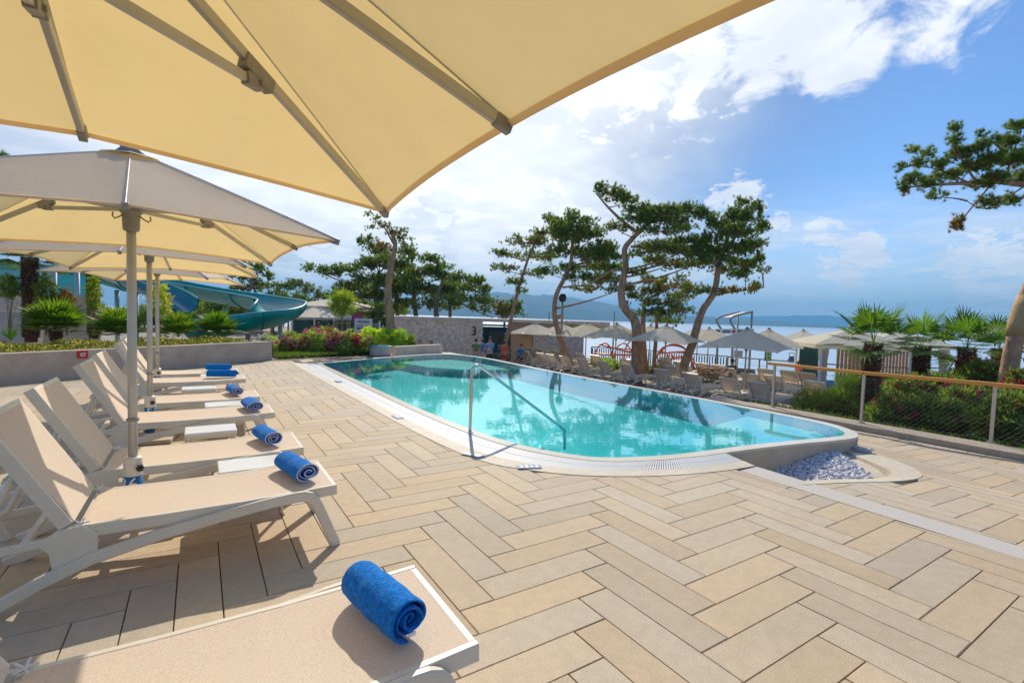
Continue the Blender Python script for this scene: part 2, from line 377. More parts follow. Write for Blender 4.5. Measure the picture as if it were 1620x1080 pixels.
# ================================================================ SETTING: ground, deck, pool, sea
TZ = -1.1      # level of the lower terrace
def zd(x, y=0):
    return -max(0, min(x, 9.8)-5.2)*.065
def inside(p, poly):
    x, y = p; c = False; n = len(poly)
    for i in range(n):
        x1, y1 = poly[i]; x2, y2 = poly[(i+1) % n]
        if (y1 > y) != (y2 > y) and x < (x2-x1)*(y-y1)/(y2-y1)+x1: c = not c
    return c
def clip_out(t, poly):
    ins = [inside(p, poly) for p in t]
    cx, cy = sum(p[0] for p in t)/len(t), sum(p[1] for p in t)/len(t)
    if all(ins) : return None
    if not any(ins) and not inside((cx, cy), poly): return t
    best = None
    for p in t+[(cx, cy)]:
        if not inside(p, poly): continue
        for i in range(len(poly)):
            a, b = poly[i], poly[(i+1) % len(poly)]
            dx, dy = b[0]-a[0], b[1]-a[1]; L2 = dx*dx+dy*dy
            if L2 < 1e-12: continue
            k = max(0, min(1, ((p[0]-a[0])*dx+(p[1]-a[1])*dy)/L2)); q = (a[0]+k*dx, a[1]+k*dy)
            d = math.hypot(p[0]-q[0], p[1]-q[1])
            if best is None or d < best[0]: best = (d, q, (q[0]-p[0], q[1]-p[1]), a, b)
        break
    d, q, nv, a, b = best
    ex, ey = b[0]-a[0], b[1]-a[1]; nx, ny = ey, -ex
    if nx*nv[0]+ny*nv[1] < 0: nx, ny = -nx, -ny
    out = []
    for i in range(len(t)):
        p, r = t[i], t[(i+1) % len(t)]
        dp = (p[0]-q[0])*nx+(p[1]-q[1])*ny; dr = (r[0]-q[0])*nx+(r[1]-q[1])*ny
        if dp >= 0: out.append(p)
        if (dp > 0) != (dr > 0):
            k = dp/(dp-dr); out.append((p[0]+(r[0]-p[0])*k, p[1]+(r[1]-p[1])*k))
    return out if len(out) > 2 else None
# curves round the pool
COP = [(2.36, 16.05), (2.37, 13.4), (2.40, 11.4), (2.43, 8.6), (2.46, 6.6), (2.54, 5.2), (2.66, 4.58), (2.87, 4.22), (3.28, 3.78), (3.95, 3.40), (4.70, 3.18), (5.30, 3.10)]
LIP = [(3.02, 15.75), (2.98, 13.4), (2.98, 11.4), (2.99, 8.8), (3.02, 7.1), (3.10, 5.9), (3.22, 5.15), (3.45, 4.55), (3.84, 4.05), (4.45, 3.79), (5.05, 3.66), (5.50, 3.61)]
RIM = [(6.2, 3.53), (7.0, 3.40), (7.7, 3.26), (8.15, 3.24), (8.55, 3.45), (8.84, 3.95), (8.95, 4.9), (9.03, 6.7), (9.02, 8.5), (9.04, 11), (9.2, 13.7), (9.34, 16.4), (9.0, 18.0), (8.1, 18.5), (6.1, 17.72), (4.4, 16.7), (3.45, 16.1)]
copc = catmull(COP, 8, False); lipc = catmull(LIP, 8, False)
rimc = catmull(LIP+RIM, 8, True)
pool_out = [tuple(p) for p in rimc]
def offset(poly, d):
    n = len(poly); out = []
    for i in range(n):
        a, b = poly[i-1], poly[(i+1) % n]; tx, ty = b[0]-a[0], b[1]-a[1]; l = math.hypot(tx, ty) or 1
        out.append((poly[i][0]-ty/l*d, poly[i][1]+tx/l*d))
    return out
sgn = 1 if sum((pool_out[i][0]*pool_out[(i+1) % len(pool_out)][1]-pool_out[(i+1) % len(pool_out)][0]*pool_out[i][1]) for i in range(len(pool_out))) > 0 else -1
pool_in = offset(pool_out, .17*sgn)
pool_curb_x = offset(pool_out, -.10*sgn)
ex_left = [(p[0]*.82+q[0]*.18, p[1]*.82+q[1]*.18) for p, q in zip(copc, lipc)] + [(5.4, 3.10), (12, 6), (12, 19), (8.1, 18.8), (6.1, 18.0), (4.4, 17.0), (3.0, 16.5)]
CURB = catmull([(5.16, 2.47), (5.75, 2.36), (6.35, 2.21), (6.9, 2.14), (7.3, 2.2), (7.68, 2.42), (8.02, 2.8), (8.28, 3.2), (8.62, 3.5)], 6, False)
CURBI = catmull([(5.16, 2.60), (5.75, 2.50), (6.3, 2.36), (6.75, 2.34), (7.05, 2.42), (7.32, 2.66), (7.6, 3.0), (7.9, 3.28), (8.2, 3.6)], 6, False)
ex_curb = [(p[0]*.75+q[0]*.25, p[1]*.75+q[1]*.25) for p, q in zip(CURB, CURBI)]+[(8.8, 4.2), (5.16, 4.2)]
ex_pool = offset(pool_out, -.02*sgn)
STRIP = [(4.98, 3.16), (4.87, .85), (4.80, -1.4), (5.05, -1.4), (5.16, .9), (5.25, 2.2), (5.31, 3.12)]
def strip_x(y): return 4.84+ (y+1)*.035, 5.10+(y+1)*.05

def build_deck():
    wx, wy = .2165, .2206; gap = .0030
    V, Fc, C = [], [], []
    def tile(t, zf, col):
        n0 = len(V); k = len(t); cx, cy = sum(p[0] for p in t)/k, sum(p[1] for p in t)/k
        dz = rnd.uniform(-.0007, .0007)
        def ring(ins, z):
            for x, y in t:
                l = math.hypot(x-cx, y-cy) or 1; f = 1-ins/l*1.2
                V.append((cx+(x-cx)*f, cy+(y-cy)*f, zf(x, y)+dz+z))
        ring(.0035, 0); ring(0, -.0035); ring(0, -.03)
        Fc.append(tuple(n0+i for i in range(k))); C.append(col)
        for r in (0, 1):
            for i in range(k):
                j = (i+1) % k; Fc.append((n0+r*k+j, n0+r*k+i, n0+(r+1)*k+i, n0+(r+1)*k+j)); C.append(col)
    for i in range(-34, 46):
        for j in range(-14, 78):
            m = (i-j) % 8
            x, y = 1.19+i*wx, 2.30+j*wy
            if m == 0: t = [(x+gap, y+gap), (x+wx-gap, y+gap), (x+wx-gap, y+4*wy-gap), (x+gap, y+4*wy-gap)]
            elif m == 1: t = [(x+gap, y+gap), (x+4*wx-gap, y+gap), (x+4*wx-gap, y+wy-gap), (x+gap, y+wy-gap)]
            else: continue
            g = rnd.uniform(.89, 1.06); wv = rnd.uniform(-.05, .05); col = (g*(1+wv), g, g*(1-wv*1.6))
            cx, cy = (t[0][0]+t[2][0])/2, (t[0][1]+t[2][1])/2
            sx0, sx1 = strip_x(cy)
            if cx < -6.2 or cx > 10.9: continue
            for side in (0, 1):
                q = []
                lim = sx0-gap if side == 0 else sx1+gap
                if side == 0 and cx-.5 > lim: continue
                if side == 1 and cx+.5 < lim: continue
                big = [(-50, -50), (lim, -50), (lim, 50), (-50, 50)] if side == 0 else [(lim, -50), (50, -50), (50, 50), (lim, 50)]
                # keep the part on this side of the washed strip
                q = []
                for a in range(len(t)):
                    p, r = t[a], t[(a+1) % len(t)]
                    dp = (lim-p[0]) if side == 0 else (p[0]-lim); dr = (lim-r[0]) if side == 0 else (r[0]-lim)
                    if dp >= 0: q.append(p)
                    if (dp > 0) != (dr > 0): k = dp/(dp-dr); q.append((p[0]+(r[0]-p[0])*k, p[1]+(r[1]-p[1])*k))
                if len(q) < 3: continue
                if cy > 3.6 and side == 0 or cy > 2.8 and side == 0: q = clip_out(q, ex_left)
                elif side == 0: q = clip_out(q, ex_left)
                else:
                    q = clip_out(q, ex_curb)
                    if q: q = clip_out(q, ex_pool)
                if not q: continue
                xs = [p[0] for p in q]
                if max(xs)-min(xs) < .02: continue
                if max(xs) > 10.28: q = [(min(a, 10.28), b) for a, b in q]
                # back edge along the planter and the oleander bed
                if cy > 16.9+.0*(cx) and cx > 1.9: continue
                if cy > 17.2+(cx-2)*.66 and cx < 2: continue
                tile(q, lambda a, b: zd(a), col)
    return V, Fc, C
V, Fc, C = build_deck()
o = raw('paving', V, Fc, M_pave, None, cols=C); tag(o, kind='structure')
# bed under the slabs, following the ramp
def sheet(name, poly, zf, m, thick=.0, kind='structure'):
    b = MB(); b.ngon(poly, (lambda x, y: zf(x, y)-thick) if thick else (lambda x, y: zf(x, y)-.05), zf, 0)
    return tag(b.build(name, m), kind=kind)
def grid_sheet(name, xs, ys, zf, m, holes=(), kind='structure'):
    V, Fc, idx = [], [], {}
    for a, x in enumerate(xs):
        for b_, y in enumerate(ys): idx[a, b_] = len(V); V.append((x, y, zf(x, y)))
    for a in range(len(xs)-1):
        for b_ in range(len(ys)-1):
            cx, cy = (xs[a]+xs[a+1])/2, (ys[b_]+ys[b_+1])/2
            if any(inside((cx, cy), h) for h in holes): continue
            Fc.append((idx[a, b_], idx[a+1, b_], idx[a+1, b_+1], idx[a, b_+1]))
    return tag(raw(name, V, Fc, m), kind=kind)
hole1 = offset(pool_out, .05*sgn)
hole2 = [tuple(p) for p in CURBI]+[(8.3, 4.2), (5.3, 4.2)]
hole3 = ex_curb
grid_sheet('deck_bed', [-9+.12*k for k in range(162)], [-3+.12*k for k in range(176)], lambda x, y: zd(x)-.014, M_base, (hole1, hole3))
b = MB(); 
for k in range(40):
    y0 = -1.6+k*.12; y1 = y0+.12
    if y1 > 3.19: break
    a0, a1 = strip_x(y0); c0, c1 = strip_x(y1)
    b.add([(a0, y0, .0015), (a1, y0, .0015), (c1, y1, .0015), (c0, y1, .0015)], [(0, 1, 2, 3)])
tag(b.build('washed_strip', M_strip), kind='structure')

# ---- pool
def ribbon(c0, c1, z0, z1, m, name, parent, smooth=False):
    V, Fc = [], []
    for p, q in zip(c0, c1): V += [(p[0], p[1], z0(p) if callable(z0) else z0), (q[0], q[1], z1(q) if callable(z1) else z1)]
    for i in range(len(c0)-1): Fc.append((2*i, 2*i+1, 2*i+3, 2*i+2))
    return raw(name, V, Fc, m, parent, smooth=smooth)
lerp = lambda a, b, t: [(p[0]+(q[0]-p[0])*t, p[1]+(q[1]-p[1])*t) for p, q in zip(a, b)]
pool = thing('swimming_pool', (0, 0, 0), 'turquoise overflow swimming pool with rounded cream coping and slotted white gutter', 'pool')
g0, g1 = lerp(copc, lipc, .34), lerp(copc, lipc, .97)
b = MB()
cc = [tuple(p) for p in copc]
for i in range(len(cc)-1):
    P_ = [cc[i], cc[i+1], g0[i+1], g0[i]]
    b.add([(x, y, .006) for x, y in P_]+[(x, y, -.05) for x, y in P_], [(0, 1, 2, 3), (0, 4, 5, 1), (3, 2, 6, 7)])
b.build('coping', M_cream, pool)
ribbon(g0, g1, -.012, -.012, M_slot, 'gutter_channel', pool)
b = MB()
# slats across the gutter
acc = 0
for i in range(len(g0)-1):
    a, bb = np.array(g0[i]), np.array(g0[i+1]); c, d = np.array(g1[i]), np.array(g1[i+1])
    L_ = (np.linalg.norm(bb-a)+np.linalg.norm(d-c))/2; n = max(1, int(L_/.022))
    for k in range(n):
        t0, t1 = (k+.14)/n, (k+.86)/n
        for (s0, s1) in ((0.0, .49), (.51, 1.0)):
            q = [a+(bb-a)*t0, a+(bb-a)*t1, c+(d-c)*t1, c+(d-c)*t0]
            p0, p1 = q[0]+(q[3]-q[0])*s0, q[1]+(q[2]-q[1])*s0; p3, p2 = q[0]+(q[3]-q[0])*s1, q[1]+(q[2]-q[1])*s1
            V4 = [p0, p1, p2, p3]
            b.add([(x, y, .002) for x, y in V4]+[(x, y, -.010) for x, y in V4], [(0, 1, 2, 3), (0, 4, 5, 1), (2, 6, 7, 3), (1, 5, 6, 2), (3, 7, 4, 0)])
b.build('gutter_grate', M_grate, pool)
rim0, rim1 = [*pool_out, pool_out[0]], [*pool_in, pool_in[0]]
lp = ribbon(rim0, rim1, .003, -.002, mat('wet_rim', (.86, .78, .62), .22, .08, 4), 'rim', pool)
# raised wall of the rim towards gravel, fence and terrace
def rim_bottom(p):
    x, y = p[0], p[1]
    return -.6 if (x > 5.0 and y < 6) else (-1.3 if (x > 8.5 and y > 6) or y > 17.3 else -.2)
wallb = offset(pool_out, .015*sgn); wallb.append(wallb[0])
ribbon(rim0, rim0, .003, -.03, M_cream, 'rim_edge', pool)
V, Fc = [], []
for p, q in zip(rim0, wallb): V += [(p[0], p[1], -.03), (q[0], q[1], rim_bottom(p))]
for i in range(len(rim0)-1): Fc.append((2*i, 2*i+1, 2*i+3, 2*i+2))
raw('outer_wall', V, Fc, M_render, pool, smooth=True)
# basin with shallow shelves
ribbon(rim1, rim1, -.002, -.50, M_basin, 'basin_wall', pool)
b = MB(); b.ngon(pool_in, -1.34, -.46); b.build('basin_floor', M_basin, pool)
b = MB(); b.ngon([(5.9, 3.9), (6.9, 3.62), (8.0, 3.45), (8.5, 3.9), (8.72, 5.3), (7.0, 5.0)], -1.26, -.13); b.build('shallow_shelf', M_basin2, pool)
b = MB(); b.ngon([(6.2, 17.5), (8.1, 18.25), (8.85, 17.7), (9.1, 16.2), (8.95, 14.0), (7.4, 14.6), (6.6, 15.6)], -1.26, -.20); b.build('shallow_shelf', M_basin2, pool)
for k in range(3):
    b = MB(); b.ngon([(3.25+k*.3, 5.2-k*.0), (3.6+k*.3, 4.75), (4.6+k*.22, 4.05+k*.3), (4.9+k*.2, 4.4+k*.3), (3.9+k*.3, 5.3+k*.1)], -1.24, -.16-.09*k); b.build('step', M_basin, pool)
b = MB(); b.ngon([(p[0], p[1]) for p in offset(pool_in, -.01*sgn)], -.02, -.0055)
wo = b.build('pool_water', M_water); 
# keep only the top sheet of the water
me = wo.data; V_ = [v.co[:] for v in me.vertices]; n = len(V_)//2
wo2 = raw('water_surface', V_[n:], [tuple(range(n)) if sgn > 0 else tuple(range(n-1, -1, -1))], M_water, pool); bpy.data.objects.remove(wo)

# handrail of the pool steps
hr = thing('pool_handrail', (3.117, 5.86, 0), 'bent stainless steel grab rail standing in the gutter and dipping into the pool', 'handrail')
A_ = Vector((0, 0, 0)); E_ = Vector(G(883, 672, 0)) - Vector((3.117, 5.86, 0)); dirh = Vector((E_.x, E_.y, 0)).normalized()
pts = [Vector((0, 0, -.1)), Vector((0, 0, .3)), Vector((0, 0, .84))]
for k in range(9):
    a = math.pi/2*k/8*1.42; pts.append(Vector((0, 0, .84)) + dirh*(.085*(1-math.cos(a))) + Vector((0, 0, .085*math.sin(a))))
pts += [E_, E_+dirh*.12+Vector((0, 0, -.09)), E_+dirh*.14+Vector((0, 0, -.5))]
b = MB(); b.tube(pts, .0215, 14); b.build('rail_tube', M_steel, hr, smooth=True)
b = MB(); b.lathe([(.045, .003), (.045, .012), (.026, .02), (.024, .03)], (0, 0, 0), 20); b.build('floor_flange', M_steel, hr, smooth=False)

# depth markers let into the coping
for k, (px, py) in enumerate(((535, 603), (629, 659), (748, 719), (837, 738), (1364, 709))):
    zz = .012 if k < 4 else zd(7.5)+.02
    c = G(px, py, zz); ang = (1.6, 1.58, 2.0, 2.75, 2.3)[k]
    t = thing('depth_marker', c, ('small blue depth tile in the coping at the far left end of the pool', 'blue depth tile in the coping halfway along the left pool edge',
        'blue depth tile at the foot of the handrail shadow', 'long blue depth tile by the near curve of the coping', 'blue depth tile on the curb beside the white pebbles')[k], 'depth marker', 'blue depth tiles set in the coping', rz=ang)
    b = MB(); b.box((0, 0, 0), (.26, .11, .006)); b.build('plate', M_bluepl, t)
    b = MB()
    for q in range(4): b.box((-.085+q*.055, 0, .0045), (.03, .05 if q % 2 else .065, .002))
    b.box((.0, -.044, .0045), (.22, .006, .002)); b.box((0, .044, .0045), (.22, .006, .002))
    b.build('lettering', M_white, t)

# gravel bed, curb, concrete base
b = MB(); ci, co_ = [tuple(p) for p in CURBI], [tuple(p) for p in CURB]
for i in range(len(ci)-1):
    P4 = [co_[i], co_[i+1], ci[i+1], ci[i]]
    b.add([(x, y, zd(x)+.006) for x, y in P4[:2]]+[(x, y, zd(x)-.004) for x, y in P4[2:]]+[(x, y, zd(x)-.05) for x, y in P4[:2]]+[(x, y, -.55) for x, y in P4[2:]],
          [(0, 1, 2, 3), (3, 2, 6, 7), (0, 4, 5, 1)])
o = b.build('gravel_curb', M_cream); tag(o, kind='structure')
def gz(x): return float(np.interp(x, [5.2, 6.3, 6.9, 7.35, 8.2], [-.47, -.40, -.28, -.195, -.215]))
b = MB()
for k in range(15):
    x0, x1 = 5.0+k*.2, 5.2+k*.2; b.add([(x0, 2.28, gz(x0)), (x1, 2.28, gz(x1)), (x1, 4.3, gz(x1)), (x0, 4.3, gz(x0))], [(0, 1, 2, 3)])
tag(b.build('gravel_base', M_conc2), kind='structure')
b = MB()
for k in range(22):
    y0, y1 = 2.30+k*.04, 2.34+k*.04; a1, c1 = strip_x(y0)[1]-.03, strip_x(y1)[1]-.03
    b.add([(a1, y0, .0), (c1, y1, 0), (c1, y1, -.6), (a1, y0, -.6)], [(0, 1, 2, 3)])
tag(b.build('strip_side', M_render), kind='structure')
def rocks(name, pts, size, m, flat=.7, kind='stuff'):
    import bmesh
    bm = bmesh.new(); bmesh.ops.create_icosphere(bm, subdivisions=1, radius=1); bm.verts.ensure_lookup_table()
    bv = np.array([v.co[:] for v in bm.verts]); bf = np.array([[v.index for v in f.verts] for f in bm.faces]); bm.free()
    n = len(pts); VV = np.zeros((n, len(bv), 3)); nv = len(bv)
    for i, p in enumerate(pts):
        s = size*NP.uniform(.6, 1.25); a = NP.uniform(0, 6.28); q = bv*(1+NP.uniform(-.25, .25, (nv, 1)))*np.array([1, NP.uniform(.6, .95), flat*NP.uniform(.6, 1)])
        tl = NP.uniform(-.5, .5); c_, s_ = math.cos(tl), math.sin(tl); q = q@np.array([[c_, 0, s_], [0, 1, 0], [-s_, 0, c_]])
        c_, s_ = math.cos(a), math.sin(a); q = q@np.array([[c_, s_, 0], [-s_, c_, 0], [0, 0, 1]])
        VV[i] = q*s+p
    FF = (bf[None]+(np.arange(n)*nv)[:, None, None]).reshape(-1, 3)
    g = NP.uniform(.72, 1.08, n); col = np.stack([g, g*.985, g*1.0], 1)
    return tag(raw(name, VV.reshape(-1, 3), FF, m, cols=np.repeat(col, len(bf), 0)), kind=kind)
pts = []
gp = [(5.2, 2.72), (5.8, 2.62), (6.35, 2.5), (6.8, 2.52), (7.05, 2.66), (7.3, 2.95), (7.55, 3.2), (7.9, 3.35), (8.1, 3.5), (7, 3.7), (5.2, 3.8)]
while len(pts) < 4600:
    x, y = rnd.uniform(5.2, 8.1), rnd.uniform(2.4, 3.7)
    if inside((x, y), gp): pts.append((x, y, gz(x)+rnd.uniform(.005, .045)))
rocks('white_pebbles', pts, .030, M_pebble)

# ---- terrace, beds and the sea
land = [(8.7, 1.5)]
TER = [(9.2, 20), (10.3, 8), (10.3, -3), (34, -3), (34, 5.6), (24.4, 9.2), (23.4, 13.4), (23.0, 17.4), (22.5, 23), (24, 30), (30, 42), (34, 60), (20, 90), (-60, 90), (-60, 18), (2, 17.5)]
b = MB(); b.ngon(TER, -8, TZ); tag(b.build('terrace_ground', M_sand), kind='structure')
b = MB(); b.ngon([(-60, -30), (10.3, -30), (10.3, 20), (-60, 20)], -8, -1.35); tag(b.build('ground', M_soil), kind='structure')
b = MB(); b.add([(-6000, -3000, -5), (7000, -3000, -5), (7000, 9000, -5), (-6000, 9000, -5)], [(0, 1, 2, 3)]); tag(b.build('sea', M_sea), kind='structure')
# sloping planting bed between fence kerb and terrace
b = MB()
xs = [10.85, 12, 13.2, 14.2]; zs = [-.30, -.42, -.75, -1.09]
ys = [-3, 1, 3, 5, 7.2]
for i in range(3):
    for j in range(4):
        b.add([(xs[i], ys[j], zs[i]), (xs[i+1], ys[j], zs[i+1]), (xs[i+1], ys[j+1], zs[i+1]), (xs[i], ys[j+1], zs[i])], [(0, 1, 2, 3)])
tag(b.build('planting_bed', M_soil), kind='structure')
b = MB(); b.ngon([(10.29, -3), (10.85, -3), (10.78, 7.4), (10.29, 7.4)], -1.3, lambda x, y: -.20); kb = b.build('fence_kerb', mat('kerb_concrete', (.46, .37, .27), .9, .2, 4, .003, 40)); tag(kb, kind='structure')
b = MB(); b.ngon([(9.45, 7.4), (10.85, 7.4), (10.6, 20), (9.5, 20)], -1.3, -.32); tag(b.build('pool_back_path', M_conc2), kind='structure')

# far shore
def ridge(name, prof, dist, depth, base=-6):
    V, Fc = [], []; n = len(prof)
    fine = []
    for i in range(n-1):
        for k in range(12): t = k/12; fine.append((prof[i][0]*(1-t)+prof[i+1][0]*t, prof[i][1]*(1-t)+prof[i+1][1]*t))
    fine.append(prof[-1]); rr = random.Random(5)
    rows = 7
    for j in range(rows):
        t = j/(rows-1)
        for i, (px, py) in enumerate(fine):
            d = dist+depth*t; hgt = (hz(px)-py)/F*(dist+depth)
            prof_t = math.sin(min(1, t*1.15)*math.pi/2)**.8
            jj = (rr.uniform(-1, 1)*.02+ .05*math.sin(i*.9+j*2)*math.sin(i*.23+j))*hgt*(1 if 0 < j < rows-1 else .25)
            p = PT(px, d, base); V.append((p[0], p[1], base+(hgt+6+H)*prof_t+jj if j else base))
    m = len(fine)
    for j in range(rows-1):
        for i in range(m-1): Fc.append((j*m+i, j*m+i+1, (j+1)*m+i+1, (j+1)*m+i))
    return tag(raw(name, V, Fc, M_hill, smooth=True), kind='structure')
ridge('near_hills', [(430, 470), (560, 480), (640, 476), (740, 468), (780, 465), (830, 468), (880, 470), (930, 477), (985, 486), (1030, 494), (1080, 500), (1130, 503), (1190, 506), (1250, 510), (1310, 515), (1370, 518), (1440, 521), (1520, 524.5)], 3200, 1500)
ridge('far_mountains', [(900, 500), (1100, 500), (1180, 501), (1240, 500), (1300, 499), (1350, 503), (1420, 511), (1500, 517), (1560, 521), (1650, 523)], 7200, 1500)
# ================================================================ LOUNGERS, TABLES, TOWELS
def make_lounger(ang=60, far=False):
    # local frame: origin on the floor under the foot end, +x towards the feet
    t = thing('sun_lounger', (0, 0, 0), 'x', 'sun lounger')
    w = .325; hx, hzz = -1.36, .395; L_ = .60 if far else .72
    a = R_(ang); tx, tz = hx-L_*math.cos(a), hzz+L_*math.sin(a)
    bv = 0 if far else .003
    rail = [(-.055, -.014), (-.055, .014), (.006, .014), (.006, -.014)]
    seat = [(hx, hzz), (-1.0, .388), (-.55, .388), (-.18, .398), (0, .405)]
    b = MB()
    for sd_ in (-1, 1): b.sweep([(x, sd_*(w-.014), z) for x, z in seat], [(-.062, -.014), (-.062, .014), (.006, .014), (.006, -.014)], (0, -1, 0))
    b.box((-.014, 0, .378), (.028, 2*w-.06, .062)); b.box((hx+.02, 0, .365), (.04, 2*w-.06, .045)); b.box((-.7, 0, .35), (.04, 2*w-.06, .022))
    b.build('seat_frame', M_plastic, t, bevel=bv)
    b = MB(); nx, ny = (3, 3) if far else (14, 6); V = []
    for i in range(nx+1):
        x = hx+.02+(-.02-hx-.02)*i/nx; zz = np.interp(x, [p[0] for p in seat], [p[1] for p in seat])+.004
        for j in range(ny+1):
            y = -(w-.026)+2*(w-.026)*j/ny; V.append((x, y, zz-.010*math.sin(math.pi*j/ny)*math.sin(math.pi*i/nx)))
    Fc = [(i*(ny+1)+j, (i+1)*(ny+1)+j, (i+1)*(ny+1)+j+1, i*(ny+1)+j+1) for i in range(nx) for j in range(ny)]
    s = raw('seat_sling', V, Fc, M_sling, t, smooth=True)
    # backrest
    ux, uz = -math.cos(a), math.sin(a); nxx, nz = math.sin(a), math.cos(a)   # normal faces the feet
    b = MB()
    back = [(hx-.005+ux*.03, hzz+uz*.03), (hx+ux*.3-.002, hzz+uz*.3), (tx, tz)]
    for sd_ in (-1, 1): b.sweep([(x, sd_*(w-.014), z) for x, z in back], [(.058, .014), (.058, -.014), (-.005, -.014), (-.005, .014)], (0, -1, 0))
    M_ = Matrix(((ux, 0, nxx), (0, 1, 0), (uz, 0, nz))).to_3x3()
    b.box((tx-ux*.016-nxx*.026, 0, tz-uz*.016-nz*.026), (.032, 2*w-.058, .062), M=M_)
    b.build('backrest_frame', M_plastic, t, bevel=bv)
    V = []
    for i in range(nx+1):
        l = .03+(L_-.045)*i/nx
        for j in range(ny+1):
            y = -(w-.026)+2*(w-.026)*j/ny; q = .004-.008*math.sin(math.pi*j/ny)*math.sin(math.pi*i/nx)
            V.append((hx+ux*l+nxx*q, y, hzz+uz*l+nz*q))
    raw('backrest_sling', V, Fc, M_sling, t, smooth=True)
    for sd_ in (-1, 1):
        # one arched leg per side: rear foot, long arm, bend, front foot
        pts = [(-1.80, .0), (-1.66, .055), (-1.50, .135), (-1.30, .215), (-1.0, .282), (-.65, .335), (-.40, .365), (-.25, .374)]
        pts += [(-.21, .372), (-.175, .36), (-.15, .335), (-.13, .30), (-.02, .03), (-.008, .0)]
        pts = [(x, z+.0) for x, z in pts]
        b = MB(); b.sweep([(x, sd_*(w+.018), z) for x, z in pts], rrect(.066, .036, .2), (0, -1, 0)); b.build('leg', M_plastic, t, bevel=0, smooth=False)
        # hinge plate joining rail, arm and the arm that runs back
        y = sd_*(w+.004)
        b = MB(); P_ = [(-1.52, .335), (-1.43, .395), (-1.33, .405), (-1.27, .35), (-1.27, .21), (-1.40, .165), (-1.46, .20), (-1.47, .28)]
        V = [(x, y-.012, z) for x, z in P_]+[(x, y+.012, z) for x, z in P_]; n = len(P_)
        b.add(V, [tuple(range(n)), tuple(range(2*n-1, n-1, -1))]+[((i+1) % n, i, n+i, n+(i+1) % n) for i in range(n)])
        b.sweep([(x, y, z) for x, z in [(-1.44, .345), (-1.65, .325), (-1.86, .30), (-1.98, .27), (-2.03, .2)]], rrect(.045, .026, .2), (0, -1, 0))
        b.sweep([(x, y, z) for x, z in [(-2.02, .26), (-1.93, .16), (-1.86, .0)]], rrect(.05, .028, .2), (0, -1, 0))
        b.build('hinge_arm', M_plastic, t, bevel=bv)
        # prop between arm and backrest
        b = MB(); mx, mz = hx+ux*.40-nxx*.05, hzz+uz*.40-nz*.05
        b.sweep([(-1.82, sd_*(w-.06), .31), (-1.76, sd_*(w-.06), .36), (mx, sd_*(w-.06), mz)], rrect(.03, .03, .3), (0, -1, 0))
        b.build('backrest_prop', M_plastic, t)
    for x, z in ((-1.95, .27), (-1.58, .32), (-1.12, .27), (-.19, .335)):
        b = MB(); b.box((x, 0, z), (.035, 2*w+.0, .03)); b.build('crossbar', M_plastic, t, bevel=bv)
    if not far:
        for sd_ in (-1, 1):
            b = MB(); y = sd_*(w-.012)
            for q in range(5):
                an = q*1.26; b.tube([(hx+.02, y, hzz+.012), (hx+.02+.034*math.cos(an), y+.02*math.sin(an), hzz+.018+.018*math.sin(an))], .0045, 6)
            b.build('hinge_knot', M_white, t)
    return t
lounger0 = make_lounger(60)
near = [(.86, 1.825, 'cream sun lounger closest to the camera, holding the plain blue towel roll'),
        (.80, 3.755, 'cream sun lounger just in front of the parasol pole numbered 6'),
        (.77, 4.845, 'cream sun lounger directly behind the parasol pole numbered 6 beside the low white table'),
        (.74, 6.55, 'cream sun lounger just in front of the second parasol pole'),
        (.70, 7.77, 'cream sun lounger just behind the second parasol pole and its side table'),
        (.67, 9.76, 'cream sun lounger before the third parasol pole of the left row'),
        (.64, 10.9, 'cream sun lounger nearest the concrete planter wall, last of the left row')]
loungers = []
for i, (x, y, lb) in enumerate(near):
    o = lounger0 if i == 0 else copy_tree(lounger0)
    o.location = (x, y, 0); tag(o, lb, None, 'sun loungers in the near left row'); loungers.append(o)

